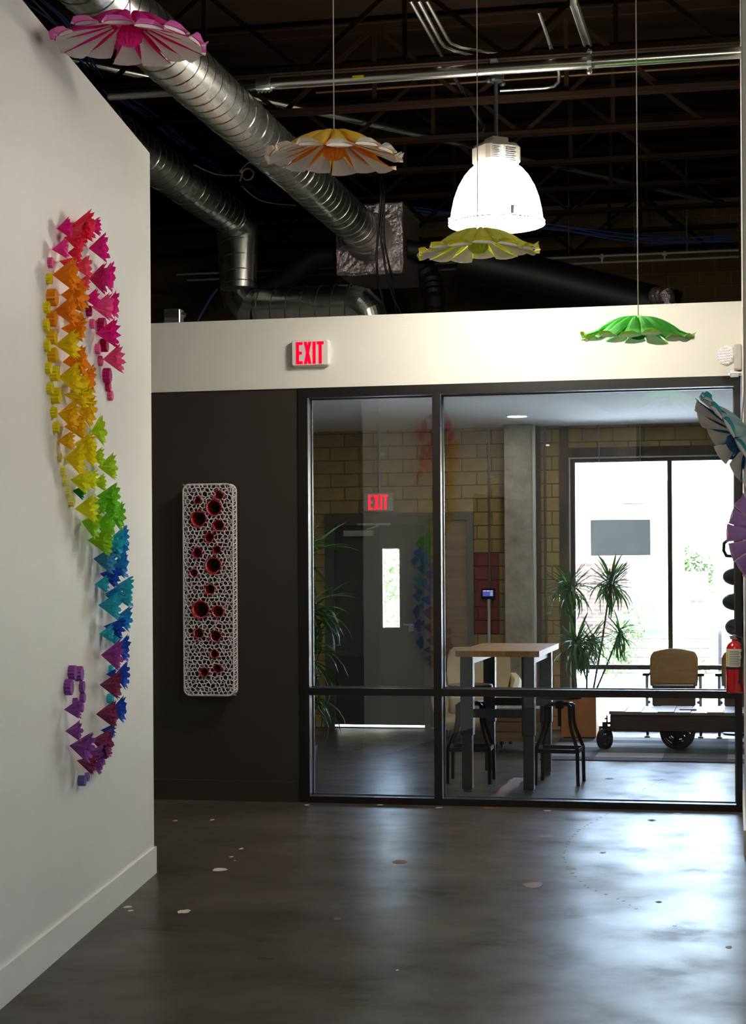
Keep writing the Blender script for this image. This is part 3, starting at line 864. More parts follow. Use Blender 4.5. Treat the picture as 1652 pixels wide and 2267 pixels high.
# ------------------------------------------------------------------ exit signs
def glyphs(mb, w, h, t, sw):
    lw_ = w * 0.2
    gap = (w - 4 * lw_ + lw_ * 0.55) / 3
    xs_ = [0, lw_ + gap * 0.75, 0, 0]
    y0, y1 = -t, 0
    # E
    x = -w / 2
    E_w = w * 0.235
    mb.box(x, x + sw, y0, y1, 0, h)
    for zz in (0, h / 2 - sw / 2, h - sw):
        mb.box(x + sw, x + E_w * (0.9 if 0 < zz < h - sw else 1), y0, y1, zz, zz + sw)
    # X
    x += E_w + w * 0.05
    X_w = w * 0.27
    for a, b in (((x, 0), (x + X_w - sw, h)), ((x + X_w - sw, 0), (x, h))):
        mb.loft([[(a[0], yy, a[1]), (a[0] + sw, yy, a[1]), (b[0] + sw, yy, b[1]), (b[0], yy, b[1])] for yy in (y0 + (0.0005 if a[0] > x else 0), y1)])
    # I
    x += X_w + w * 0.05
    mb.box(x, x + sw, y0, y1, 0, h)
    # T
    x += sw + w * 0.045
    T_w = w / 2 - x
    mb.box(x, x + T_w, y0, y1, h - sw, h)
    mb.box(x + T_w / 2 - sw / 2, x + T_w / 2 + sw / 2, y0, y1, 0, h - sw)
    return mb
def exit_sign(label, x, y, z, w, h, gw, gh, m):
    t = thing('exit_sign', label, 'sign', (x, y, z))
    b = MB()
    n = 8
    r_ = 0.018
    def rr(i, y_):
        out = []
        for cx, cz, a0 in ((w / 2 - r_, h / 2 - r_, 0), (-w / 2 + r_, h / 2 - r_, PI / 2), (-w / 2 + r_, -h / 2 + r_, PI), (w / 2 - r_, -h / 2 + r_, 1.5 * PI)):
            for k in range(4):
                a = a0 + k * PI / 6
                out.append((cx + (r_ - i) * math.cos(a), y_, cz + (r_ - i) * math.sin(a)))
        return out
    b.loft([rr(0, 0), rr(0, -0.035), rr(0.008, -0.05)])
    b.build('housing', M[m], t)
    glyphs(MB(), gw, gh, 0.003, gw * 0.105).build('exit_letters', M['exit_red'], t, False, (0, -0.0502, -gh / 2))
    return t
exit_sign('white exit sign with red letters mounted on the header beam', -2.806, FY, 3.043, 0.262, 0.178, 0.192, 0.150, 'plastic_white')
es = exit_sign('greyish exit sign with red letters above the far exit door', -3.50, WY, 2.264, 0.30, 0.19, 0.20, 0.150, 'plastic_grey')
def wall_conduit(label, x, y, z0, z1, r, m='galv_seam', clips=()):
    t = thing('wall_conduit', label, 'conduit', (x, y, z0))
    MB().tube([(0, 0, 0), (0, 0, z1 - z0)], r, 8).build('run', M[m], t, True)
    for c in clips:
        MB().box(-r * 1.2, r * 4, -0.004, r + 0.002, c - z0 - 0.008, c - z0 + 0.008).build('clip', M['silver'], t)
    return t
wall_conduit('vertical conduit dropping from the ceiling to the far exit sign', -3.491, 16.935, 2.359, 2.985, 0.012, clips=(2.75,))
wall_conduit('vertical conduit left of the concrete column reaching the small touch panel', -2.386, 16.935, 1.40, 2.985, 0.011, clips=(2.5,))
wall_conduit('pale raceway below the small touch panel', -2.394, 16.93, 0.0, 1.29, 0.016, 'trim_white')
wall_conduit('vertical conduit right of the concrete column', -1.832, 16.935, 0.0, 2.985, 0.012, clips=(2.8, 1.15))
wall_conduit('pale painted pipe fixed along the concrete column edge', -1.912, 16.66, 0.0, 2.985, 0.02, 'trim_white')

# ------------------------------------------------------------------ hanging paper flowers
def flower_meshes(key, outer, inner, edge):
    n = 15
    R0, R1 = 0.045, 0.287
    mb = MB()
    K = 9
    secs, unders = [], []
    for i in range(K):
        s = i / (K - 1)
        r = R0 + (R1 - R0) * s
        zc = 0.098 * (1 - s) ** 1.05 - 0.002
        w = r * math.tan(PI / n) * 0.97
        h = 0.010 + 0.026 * math.sin(PI * min(1.0, s * 1.15 + 0.12)) ** 0.8 if s < 0.93 else 0.009
        sec = [(r, w * a, zc + h * b) for a, b in ((-1, -0.5), (-0.95, 0.2), (-0.7, 0.75), (-0.25, 1.0), (0.25, 1.0), (0.7, 0.75), (0.95, 0.2), (1, -0.5))]
        secs.append(sec)
        uw = w * min(1.0, 0.18 + 0.95 * s)
        unders.append([(r, uw * a, zc - 0.010 - 0.008 * (1 - s) + 0.012 * b) for a, b in ((-1, 0.4), (-0.6, 0.0), (0, -0.25), (0.6, 0.0), (1, 0.4))])
    mb.cur = 0
    for i in range(K - 1):
        for j in range(7):
            mb.cur = 2 if j in (0, 6) else 0
            mb.face([secs[i][j], secs[i][j + 1], secs[i + 1][j + 1], secs[i + 1][j]])
    mb.cur = 1
    for i in range(1, K - 1):
        for j in range(4):
            mb.face([unders[i][j], unders[i][j + 1], unders[i + 1][j + 1], unders[i + 1][j]])
    # flared open end
    e = secs[-1]
    fl = [(p[0] + (0.026 if q in (2, 3) else 0.016), p[1] * 1.06, p[2] + (0.012 if 1 < q < 5 else 0.0)) for q, p in enumerate(e)]
    for j in range(7):
        mb.cur = 3 if 1 <= j <= 5 else 1
        mb.face([e[j], e[j + 1], fl[j + 1], fl[j]])
    mb.cur = 1
    mb.face([(R1 - 0.004, p[1] * 0.97, p[2] - 0.001) for p in e])
    petal = mb.mesh('petal', [outer, M['paper_white'], inner, edge])
    mb = MB()
    rings = []
    for r, z in ((0.004, -0.012), (0.03, -0.006), (0.05, 0.012), (0.052, 0.035), (0.035, 0.065)):
        rings.append([(r * (1.0 if k % 2 else 0.84) * math.cos(2 * PI * k / 28), r * (1.0 if k % 2 else 0.84) * math.sin(2 * PI * k / 28), z) for k in range(28)])
    mb.loft(rings)
    core = mb.mesh('core', inner)
    hub = MB().lathe([(0.055, 0.07), (0.06, 0.085), (0.04, 0.102), (0.01, 0.105)], 20).mesh('hub', outer)
    return n, petal, core, hub
def flower(name_label, loc, size, outer, inner, edge, axis=(0, 0, 1), spin=0.0, string_top=None, knot=False):
    t = thing('paper_flower', name_label, 'paper flower', loc)
    n, petal, core, hub = flower_meshes(name_label, outer, inner, edge)
    base = frame_to(axis, spin) @ Matrix.Scale(size / 0.6, 4)
    for i in range(n):
        jit = Matrix.Rotation(2 * PI * i / n + RND.uniform(-0.03, 0.03), 4, 'Z') @ Matrix.Rotation(RND.uniform(-0.05, 0.05), 4, 'Y') @ Matrix.Rotation(RND.uniform(-0.10, 0.10), 4, 'X')
        part('petal', petal, t, mtx=base @ jit)
    part('core', core, t, mtx=base)
    part('hub', hub, t, mtx=base)
    if string_top:
        top = base @ Vector((0, 0, 0.10))
        MB().tube([top, Vector(string_top) - Vector(loc)], 0.003, 5).build('hanging_string', M['string'], t)
    return t
fz = lambda p: (p[0], p[1], p[2])
for lb, loc, o, i_, e, ax, sp in (
    ('hot pink and white paper flower hanging beside the gallery wall top', (-2.342, 6.497, 3.655), '#F23A9C', '#E0107E', '#F56FB4', (0.05, -0.03, 1), 0.1),
    ('orange paper flower with white underside hanging before the long duct', (-1.749, 7.521, 3.410), '#FCC24A', '#F27C10', '#F4D8C8', (0.0, 0.0, 1), 0.2),
    ('yellow paper flower hanging under the bright lamp', (-1.268, 8.675, 3.178), '#F2F868', '#C9D430', '#E5D312', (-0.03, -0.06, 1), 0.0),
    ('green paper flower hanging in front of the white header', (-0.515, 9.498, 2.826), '#72E066', '#159A3E', '#9BD030', (0.02, -0.07, 1), 0.15)):
    key = lb.split()[0] + o
    flower(lb, loc, 0.60, paper('fo' + o, o, 0.45), paper('fi' + i_, i_, 0.15), paper('fe' + e, e, 0.1), ax, sp, (loc[0], loc[1], 5.15))
fb = flower('pale aqua paper flower tilted on edge near the return wall', (-0.028, 9.089, 2.196), 0.60,
            paper('aqua', '#BFE3DF', 0.2), paper('navy', '#24588A', 0.1), paper('teal', '#2E9DB0', 0.1), (0.84, 0.17, 0.50), 0.3, None)
p_ = Vector(fb.location)
MB().tube([(0.06, 0.02, 0.1), (0.075, 0.02, 0.3), (0.07, 0.0, 5.15 - p_.z)], 0.0025, 5).build('hanging_string', M['string'], fb)
fl = flower('lavender paper flower turned sideways below the aqua one', (0.104, 8.912, 1.720), 0.47,
            paper('lavender', '#9E74B4', 0.15), paper('plumgap', '#D9C4B4', 0.1), paper('lavedge', '#B48CC0', 0.1), (0.80, -0.6, 0.06), 0.1, None)
MB().tube([(0.03, 0.0, 0.2), (0.03, 0.0, 5.15 - fl.location.z)], 0.0025, 5).build('hanging_string', M['string'], fl)

# ------------------------------------------------------------------ rainbow trail of paper cones on the gallery wall
PAPERS = {'M': ('magenta', '#D8128A'), 'H': ('hot pink', '#E8349A'), 'R': ('red', '#F02C50'), 'C': ('coral', '#FA4C66'), 'D': ('deep magenta', '#B80F66'),
          'K': ('rose pink', '#EE5C98'), 'O': ('orange', '#FF9010'), 'Y': ('yellow', '#F5CE10'), 'G': ('golden', '#FFB810'), 'L': ('lime', '#B4D022'),
          'Z': ('yellow green', '#D8DA20'), 'E': ('green', '#7CC42C'), 'F': ('dark green', '#1E8A3C'), 'Q': ('leaf green', '#92C01E'), 'T': ('turquoise', '#2AAFC4'),
          'B': ('sky blue', '#1F8FC8'), 'S': ('steel blue', '#3D8FB4'), 'U': ('royal blue', '#1450B8'), 'P': ('orchid', '#9A4498'), 'W': ('plum', '#86305E'),
          'V': ('violet', '#8E4A9E'), 'X': ('pale yellow', '#EBD766'), 'A': ('lilac grey', '#7C6FB0')}
def cone_mesh(key, variant):
    n = 9 + variant
    rr = random.Random(variant * 31 + ord(key))
    mb = MB()
    rows = []
    jag = [rr.uniform(0.94, 1.12) for _ in range(n)]
    for t, va in ((0.02, 0.0), (0.35, 0.16), (0.7, 0.2), (0.9, 0.22), (1.0, 0.2)):
        ring = []
        for k in range(2 * n):
            a = PI * k / n
            ridge = k % 2 == 0
            r = t * (1.0 if ridge else 1.0 - va)
            z = t
            if t == 1.0:
                z = jag[k // 2] if ridge else 0.86
                r = r * (1.04 if ridge else 0.97)
            ring.append((r * math.cos(a), r * math.sin(a), z))
        rows.append(ring)
    mb.loft(rows, False)
    return mb.mesh('paper_cone', paper(PAPERS[key][0].replace(' ', '_'), PAPERS[key][1]))
def ruffle_mesh(key, variant):
    n = 9 + variant
    rr = random.Random(variant * 17 + ord(key))
    mb = MB()
    for lay, (r0, r1, z0, z1) in enumerate(((0.62, 0.86, 0.68, 1.0), (0.34, 0.56, 0.5, 0.98))):
        m_ = n if lay == 0 else n - 3
        for k in range(m_):
            a = 2 * PI * (k + 0.5 * lay) / m_
            da = PI / m_ * 0.95
            zz = z1 * rr.uniform(0.94, 1.1)
            p = [(r0 * math.cos(a - da), r0 * math.sin(a - da), z0), (r0 * math.cos(a + da), r0 * math.sin(a + da), z0)]
            q = [(r1 * math.cos(a + da * 0.7), r1 * math.sin(a + da * 0.7), zz - 0.06), (r1 * 1.08 * math.cos(a), r1 * 1.08 * math.sin(a), zz), (r1 * math.cos(a - da * 0.7), r1 * math.sin(a - da * 0.7), zz - 0.06)]
            mb.face([p[0], p[1], q[0], q[1], q[2]])
    return mb.mesh('ruffle', paper(PAPERS[key][0].replace(' ', '_'), PAPERS[key][1]))
def disc_mesh(key):
    n = 13
    mb = MB()
    rows = []
    for r_, z in ((0.25, 0.0), (1, 0.0), (1, 1.0), (0.25, 0.9)):
        rows.append([(r_ * (1.0 if k % 2 else (0.84 if r_ > 0.5 else 1)) * math.cos(PI * k / n), r_ * (1.0 if k % 2 else (0.84 if r_ > 0.5 else 1)) * math.sin(PI * k / n), z) for k in range(2 * n)])
    mb.loft(rows, True)
    return mb.mesh('pleated_roll', paper(PAPERS[key][0].replace(' ', '_'), PAPERS[key][1]))
cone_cache = {}
CONES = [(1.919, 2.972, 0.055, 0.003, 0.045, 'M'), (2.002, 2.871, 0.060, 0.003, 0.042, 'H'), (1.683, 3.033, 0.088, -0.003, 0.070, 'R'), (1.699, 3.010, 0.063, -0.024, 0.067, 'C'), (1.808, 2.958, 0.082, -0.032, 0.049, 'R'), (1.405, 3.085, 0.056, -0.002, 0.042, 'M'), (1.373, 2.994, 0.078, 0.001, 0.068, 'M'), (1.748, 2.904, 0.054, -0.003, 0.044, 'R'), (1.893, 2.844, 0.079, -0.022, 0.039, 'R'), (1.656, 2.859, 0.071, 0.003, 0.050, 'C'), (1.585, 2.813, 0.049, -0.007, 0.036, 'C'), (1.377, 2.860, 0.072, -0.003, 0.070, 'D'), (1.147, 2.912, 0.054, -0.005, 0.072, 'M'), (1.464, 2.755, 0.060, 0.002, 0.044, 'M'), (1.328, 2.742, 0.087, -0.001, 0.064, 'K'), (1.059, 2.796, 0.054, -0.003, 0.066, 'M'), (1.253, 2.635, 0.095, -0.001, 0.067, 'M'), (1.112, 2.537, 0.085, 0.002, 0.069, 'K'), (1.997, 2.769, 0.096, -0.002, 0.072, 'O'), (1.867, 2.709, 0.098, -0.004, 0.071, 'O'), (1.986, 2.624, 0.088, 0.001, 0.067, 'O'), (1.693, 2.624, 0.050, 0.001, 0.044, 'O'), (1.870, 2.570, 0.096, -0.005, 0.055, 'O'), (1.968, 2.489, 0.088, 0.001, 0.064, 'Y'), (1.843, 2.435, 0.096, 0.004, 0.068, 'O'), (1.912, 2.365, 0.085, -0.005, 0.071, 'Y'), (1.571, 2.393, 0.061, -0.005, 0.072, 'O'), (1.715, 2.366, 0.071, -0.013, 0.046, 'Y'), (1.832, 2.302, 0.100, -0.016, 0.047, 'Y'), (1.606, 2.307, 0.068, 0.001, 0.053, 'Y'), (1.555, 3.055, 0.068, -0.029, 0.047, 'C'), (1.785, 2.672, 0.074, 0.008, 0.031, 'O'), (1.924, 2.213, 0.075, -0.005, 0.068, 'G'), (1.825, 2.169, 0.086, -0.001, 0.059, 'G'), (1.599, 2.256, 0.069, -0.008, 0.069, 'G'), (1.940, 2.102, 0.064, -0.002, 0.042, 'G'), (1.346, 2.187, 0.054, 0.004, 0.072, 'L'), (1.679, 2.104, 0.088, 0.005, 0.050, 'Y'), (1.821, 2.040, 0.076, -0.006, 0.071, 'Y'), (1.557, 2.075, 0.065, -0.006, 0.055, 'Y'), (1.366, 2.073, 0.054, 0.001, 0.044, 'L'), (1.225, 2.039, 0.076, 0.002, 0.063, 'L'), (1.728, 1.953, 0.075, -0.008, 0.056, 'Z'), (1.560, 1.965, 0.069, -0.004, 0.045, 'Z'), (1.336, 1.958, 0.058, 0.004, 0.041, 'L'), (1.254, 1.905, 0.093, 0.002, 0.060, 'E'), (1.684, 1.909, 0.048, -0.008, 0.034, 'F'), (1.656, 1.834, 0.088, 0.001, 0.062, 'Z'), (1.338, 1.865, 0.058, -0.001, 0.046, 'E'), (1.170, 1.852, 0.068, 0.005, 0.054, 'E'), (0.995, 1.826, 0.061, -0.003, 0.072, 'E'), (1.534, 1.783, 0.073, -0.014, 0.069, 'Q'), (1.274, 1.777, 0.072, -0.003, 0.078, 'E'), (1.424, 1.704, 0.095, -0.005, 0.066, 'Q'), (1.070, 1.698, 0.073, -0.007, 0.076, 'T'), (0.924, 1.734, 0.066, -0.000, 0.053, 'B'), (1.320, 1.624, 0.086, -0.006, 0.065, 'S'), (1.019, 1.598, 0.083, -0.005, 0.061, 'B'), (1.195, 1.558, 0.085, -0.018, 0.053, 'U'), (1.298, 1.509, 0.057, 0.002, 0.042, 'T'), (0.894, 1.500, 0.079, -0.002, 0.050, 'T'), (1.094, 1.466, 0.065, -0.000, 0.039, 'B'), (0.871, 1.677, 0.049, -0.017, 0.053, 'B'), (1.141, 1.649, 0.060, -0.008, 0.043, 'S'), (1.096, 1.458, 0.068, -0.005, 0.045, 'B'), (1.232, 1.416, 0.091, -0.002, 0.067, 'T'), (0.908, 1.447, 0.078, -0.000, 0.051, 'T'), (0.891, 1.352, 0.069, -0.007, 0.063, 'B'), (1.127, 1.318, 0.087, -0.011, 0.050, 'U'), (1.218, 1.286, 0.060, 0.003, 0.043, 'T'), (1.185, 1.190, 0.087, -0.003, 0.073, 'P'), (0.875, 1.209, 0.053, -0.002, 0.067, 'U'), (1.087, 1.097, 0.045, -0.000, 0.027, 'U'), (1.215, 1.057, 0.089, -0.003, 0.066, 'W'), (0.918, 1.083, 0.058, -0.002, 0.067, 'U'), (1.289, 0.931, 0.088, 0.001, 0.065, 'W'), (0.979, 0.929, 0.057, -0.001, 0.065, 'U'), (1.203, 0.851, 0.062, -0.002, 0.033, 'U'), (1.379, 0.823, 0.087, -0.010, 0.068, 'W'), (1.241, 0.768, 0.053, 0.000, 0.036, 'V'), (1.856, 0.996, 0.065, 0.002, 0.041, 'V'), (1.836, 0.905, 0.063, 0.001, 0.046, 'V'), (1.769, 0.838, 0.091, -0.009, 0.068, 'V'), (1.645, 0.763, 0.084, -0.024, 0.047, 'W'), (1.414, 0.774, 0.069, -0.010, 0.059, 'V'), (1.347, 0.714, 0.039, -0.009, 0.041, 'V'), (1.045, 1.259, 0.050, -0.002, 0.039, 'T')]
DISCS = [(2.057, 2.807, 0.022, 0.018, 'K'), (2.084, 2.738, 0.022, 0.021, 'Y'), (2.065, 2.666, 0.035, 0.035, 'O'), (2.122, 2.618, 0.024, 0.020, 'Y'), (2.067, 2.581, 0.033, 0.032, 'O'), (2.127, 2.546, 0.026, 0.018, 'Y'), (2.069, 2.507, 0.031, 0.032, 'G'), (2.119, 2.465, 0.024, 0.020, 'Y'), (2.059, 2.435, 0.031, 0.032, 'G'), (2.100, 2.380, 0.024, 0.020, 'Y'), (2.028, 2.365, 0.031, 0.030, 'Y'), (2.081, 2.300, 0.024, 0.021, 'Y'), (2.013, 2.277, 0.033, 0.033, 'Y'), (1.411, 2.711, 0.024, 0.019, 'D'), (1.353, 2.663, 0.022, 0.019, 'K'), (1.187, 2.677, 0.037, 0.031, 'D'), (1.141, 2.596, 0.031, 0.030, 'D'), (1.251, 2.565, 0.023, 0.020, 'K'), (1.197, 2.518, 0.023, 0.018, 'K'), (1.093, 2.464, 0.034, 0.032, 'D'), (1.047, 2.418, 0.023, 0.020, 'D'), (1.002, 2.381, 0.023, 0.020, 'K'), (1.928, 2.035, 0.018, 0.014, 'X'), (1.877, 1.984, 0.022, 0.017, 'X'), (1.844, 1.943, 0.022, 0.019, 'X'), (1.795, 1.898, 0.020, 0.019, 'X'), (1.746, 1.860, 0.022, 0.021, 'X'), (2.024, 2.209, 0.023, 0.021, 'Y'), (1.991, 2.152, 0.023, 0.021, 'Y'), (1.764, 1.144, 0.031, 0.028, 'V'), (1.647, 1.132, 0.033, 0.028, 'V'), (1.829, 1.087, 0.034, 0.029, 'V'), (1.578, 1.072, 0.024, 0.019, 'V'), (1.571, 1.025, 0.023, 0.019, 'V'), (1.699, 1.017, 0.017, 0.019, 'V'), (1.604, 0.986, 0.022, 0.019, 'V'), (1.021, 1.118, 0.019, 0.017, 'T'), (1.060, 0.984, 0.023, 0.027, 'T'), (1.613, 0.673, 0.023, 0.030, 'A'), (1.492, 0.675, 0.020, 0.016, 'A')]
LN3 = Vector((LN.x, LN.y, 0))
for i, (s, z, L_, dz_, R_, c) in enumerate(CONES):
    v = i % 3
    k = (c, v)
    if k not in cone_cache:
        cone_cache[k] = (cone_mesh(c, v), ruffle_mesh(c, v))
    cm, rm = cone_cache[k]
    o = bpy.data.objects.new('paper_cone', cm)
    COL.objects.link(o)
    ax = LN3 * L_ + Vector((0, 0, max(-0.02, min(0.02, dz_))))
    o.matrix_world = Matrix.Translation(lw(s, -0.012, z)) @ frame_to(ax, RND.uniform(0, 6)) @ Matrix.Diagonal((R_, R_, L_, 1))
    tag(o, '%s pleated paper cone with jagged rim in the rainbow wall trail' % PAPERS[c][0], 'paper cone', '%s cones of the rainbow trail' % PAPERS[c][0])
    part('ruffle', rm, o)
disc_cache = {}
for s, z, R_, w_, c in DISCS:
    if c not in disc_cache: disc_cache[c] = disc_mesh(c)
    o = bpy.data.objects.new('pleated_paper_roll', disc_cache[c])
    COL.objects.link(o)
    o.matrix_world = Matrix.Translation(lw(s, -0.0118, z)) @ frame_to(LN3, RND.uniform(0, 6)) @ Matrix.Diagonal((R_, R_, w_, 1))
    tag(o, '%s pleated paper roll flat against the gallery wall in the trail' % PAPERS[c][0], 'paper roll', '%s paper rolls of the rainbow trail' % PAPERS[c][0])

# ------------------------------------------------------------------ crocheted hanging
PXc, PZ0, PZ1, PYf = -3.517, 0.727, 2.166, 11.262
HOLES = [(0.079, 1.361, 0.030), (-0.073, 1.329, 0.024), (0.042, 1.279, 0.052), (-0.066, 1.203, 0.052), (0.075, 1.156, 0.037), (0.009, 1.076, 0.032), (-0.077, 0.971, 0.034), (0.062, 0.993, 0.027), (0.035, 0.885, 0.054), (-0.103, 0.836, 0.028), (0.010, 0.724, 0.035), (-0.056, 0.585, 0.057), (0.067, 0.571, 0.039), (-0.071, 0.424, 0.035), (0.051, 0.404, 0.037), (0.039, 0.284, 0.028), (-0.032, 0.158, 0.030), (0.062, 0.183, 0.027)]
cw = thing('crochet_hanging', 'tall white crocheted net hanging with red ringed holes on the dark wall', 'wall hanging', (PXc, PYf, PZ0))
HW, HH = 0.176, PZ1 - PZ0
def inside(x, z, m=0.0):
    r_ = 0.045
    dx = abs(x) - (HW - r_ - m); dz2 = abs(z - HH / 2) - (HH / 2 - r_ - m)
    return math.hypot(max(dx, 0), max(dz2, 0)) <= r_ if (dx > 0 and dz2 > 0) else (dx <= r_ and dz2 <= r_)
def outline(m=0.0, y=0.0):
    r_ = 0.045
    pts = []
    for cx, cz, a0 in ((HW - r_, HH - r_, 0), (-HW + r_, HH - r_, PI / 2), (-HW + r_, r_, PI), (HW - r_, r_, 1.5 * PI)):
        for k in range(7):
            a = a0 + k * PI / 12
            pts.append((cx + (r_ - m) * math.cos(a), y, cz + (r_ - m) * math.sin(a)))
    return pts
def netting(size, jit, y, rad, seed, holes=True):
    rg = random.Random(seed)
    mb = MB()
    cs = size
    verts = {}
    def vert(i, j):
        k = (i, j)
        if k not in verts:
            # honeycomb lattice laid out brick-wise, then jittered
            x = -HW - 0.03 + i * cs * 0.5
            z_ = -0.03 + j * cs * 0.86 + (cs * 0.25 if (i + j) % 2 else 0)
            verts[k] = [x + rg.uniform(-jit, jit) * cs, z_ + rg.uniform(-jit, jit) * cs]
        return verts[k]
    ni = int((2 * HW + 0.06) / (cs * 0.5)) + 1
    nj = int((HH + 0.06) / (cs * 0.86)) + 1
    def fixp(p):
        x, z_ = p
        if holes:
            for hx, hz, hr in HOLES:
                d = math.hypot(x - hx, z_ - hz)
                if d < hr:
                    return (hx + (x - hx) / max(d, 1e-4) * hr, hz + (z_ - hz) / max(d, 1e-4) * hr), d < hr * 0.8
        return (x, z_), False
    def edge(a, b):
        (p, i1), (q, i2) = fixp(a), fixp(b)
        if i1 and i2: return
        if holes and any(math.hypot((p[0] + q[0]) / 2 - hx, (p[1] + q[1]) / 2 - hz) < hr * 0.93 for hx, hz, hr in HOLES): return
        if not inside(*p) or not inside(*q):
            if not (inside(*p) or inside(*q)): return
        if math.hypot(p[0] - q[0], p[1] - q[1]) < 0.003: return
        cl = lambda v: (max(-HW, min(HW, v[0])), max(0, min(HH, v[1])))
        p, q = cl(p), cl(q)
        w_ = rad * rg.uniform(0.85, 1.25)
        mb.tube([(p[0], y + rg.uniform(-.002, .002), p[1]), (q[0], y + rg.uniform(-.002, .002), q[1])], w_, 5, False)
    for i in range(ni):
        for j in range(nj):
            a = vert(i, j)
            edge(a, vert(i + 1, j))
            if (i + j) % 2: edge(a, vert(i, j + 1))
    return mb
netting(0.031, 0.24, 0.0, 0.0036, 5).build('crochet_netting', M['crochet'], cw, True)
netting(0.075, 0.25, 0.06, 0.004, 8).build('lining_netting', M['crochet_back'], cw, True)
for y_, nm in ((0.002, 'front_edge_cord'), (0.085, 'back_edge_cord')):
    pts = outline(0, y_); pts.append(pts[0])
    MB().tube(pts, 0.0055, 6).build(nm, M['crochet'], cw, True)
zz = MB()
ol = outline(0, 0)
fine = []
for i in range(len(ol)):
    a, b = Vector(ol[i]), Vector(ol[(i + 1) % len(ol)])
    k = max(1, int((b - a).length / 0.016))
    fine += [a.lerp(b, t / k) for t in range(k)]
for i in range(0, len(fine)):
    a = fine[i]; b = fine[(i + 1) % len(fine)]
    ya, yb = (0.0, 0.085) if i % 2 else (0.085, 0.0)
    zz.tube([(a.x, ya, a.z), (b.x, yb, b.z)], 0.004, 4, False)
zz.build('side_lacing', M['crochet'], cw, True)
for hx, hz, hr in HOLES:
    tb = MB()
    n = 22
    rings = []
    for yy, f in ((0.095, 0.82), (0.03, 0.9), (-0.006, 0.97), (-0.008, 1.08), (0.004, 1.1)):
        rings.append([(hx + hr * f * math.cos(2 * PI * k / n), yy, hz + hr * f * math.sin(2 * PI * k / n)) for k in range(n)])
    tb.loft(rings, False)
    o = tb.build('red_tube', M['crochet_red'], cw, True)
    st = MB()
    ns = max(8, int(hr / 0.0022))
    for k in range(ns):
        a = 2 * PI * k / ns
        st.tube([(hx + hr * 1.02 * math.cos(a), -0.006, hz + hr * 1.02 * math.sin(a)), (hx + (hr * 1.05 + 0.006) * math.cos(a), -0.002, hz + (hr * 1.05 + 0.006) * math.sin(a))], 0.0025, 4)
    tag(st.build('stitches', M['crochet_red'], o), kind='stuff')

# ------------------------------------------------------------------ fire extinguisher and strobe on the return wall
fx = thing('fire_extinguisher', 'red fire extinguisher hung on the return wall beside the storefront', 'fire extinguisher', (-0.012, 10.95, 0.795))
MB().lathe([(0.040, 0.0), (0.052, 0.006), (0.053, 0.02), (0.053, 0.265), (0.050, 0.285), (0.040, 0.305), (0.024, 0.318), (0.018, 0.322), (0.018, 0.335)], 28).build('cylinder', M['red_paint'], fx, True)
def patch(mb, r_, a0, a1, z0, z1, n=10):
    g = [[(r_ * math.cos(a0 + (a1 - a0) * k / n), r_ * math.sin(a0 + (a1 - a0) * k / n), z) for k in range(n + 1)] for z in (z0, z1)]
    mb.loft(g, False, False)
    return mb
lab = patch(MB(), 0.0536, math.radians(-165), math.radians(-15), 0.165, 0.275, 16).build('label_sheet', M['label_white'], fx, True)
patch(MB(), 0.0541, math.radians(-148), math.radians(-134), 0.168, 0.272, 4).build('label_band', M['yellow'], lab, True)
tl = MB()
for i in range(9):
    patch(tl, 0.0541, math.radians(-126), math.radians(-62 + 8 * (i % 2)), 0.175 + i * 0.0105, 0.1785 + i * 0.0105, 6)
patch(tl, 0.0541, math.radians(-48), math.radians(-28), 0.19, 0.215, 4); patch(tl, 0.0541, math.radians(-46), math.radians(-30), 0.235, 0.258, 4)
tl.build('label_print', M['ink'], lab)
MB().lathe([(0.0545, 0.150), (0.0555, 0.152), (0.0555, 0.160), (0.0545, 0.162)], 28, cap=False).build('strap', M['blackrub'], fx, True)
MB().lathe([(0.014, 0.33), (0.016, 0.34), (0.016, 0.358), (0.010, 0.362)], 14).build('valve', M['silver'], fx, True)
MB().beam((-0.045, -0.01, 0.385), (0.03, 0.0, 0.358), 0.018, 0.008).build('squeeze_lever', M['blackrub'], fx)
MB().beam((-0.035, -0.01, 0.352), (0.02, 0.0, 0.35), 0.018, 0.007).build('carry_handle', M['blackrub'], fx)
MB().tube([(0.012, -0.012, 0.35), (0.045, -0.02, 0.34), (0.05, -0.03, 0.25), (0.03, -0.05, 0.06)], 0.007, 8).build('hose', M['blackrub'], fx, True)
MB().lathe([(0.012, -0.006), (0.012, 0.006)], 12, (-0.018, -0.012, 0.345), ax='y').build('gauge', M['silver'], fx)
MB().box(0.045, 0.057, -0.02, 0.02, 0.05, 0.33).build('wall_bracket', M['silver'], fx)

el_ = thing('emergency_light', 'white prismatic emergency lamp head on the return wall above the storefront', 'emergency light', (0.045, 11.0, 2.885))
MB().cbox(-0.05, 0.0, -0.07, 0.07, -0.085, 0.075, 0.01).build('back_box', M['plastic_grey'], el_)
hd = MB()
q = frame_to((-0.55, -0.8, -0.05))
hd.lathe([(0.03, -0.06), (0.05, -0.03), (0.064, 0.0), (0.066, 0.02), (0.058, 0.03)], 8)
o = hd.build('lamp_head', M['plastic_white'], el_); o.matrix_local = Matrix.Translation((-0.085, -0.01, 0.01)) @ q
pm = MB()
for i in range(-3, 4):
    for j in range(-3, 4):
        x, y = i * 0.016, j * 0.016
        if math.hypot(x, y) < 0.052:
            h = 0.008
            b = [(x - h, y - h, 0.03), (x + h, y - h, 0.03), (x + h, y + h, 0.03), (x - h, y + h, 0.03)]
            for k in range(4): pm.face([b[k], b[(k + 1) % 4], (x, y, 0.04)])
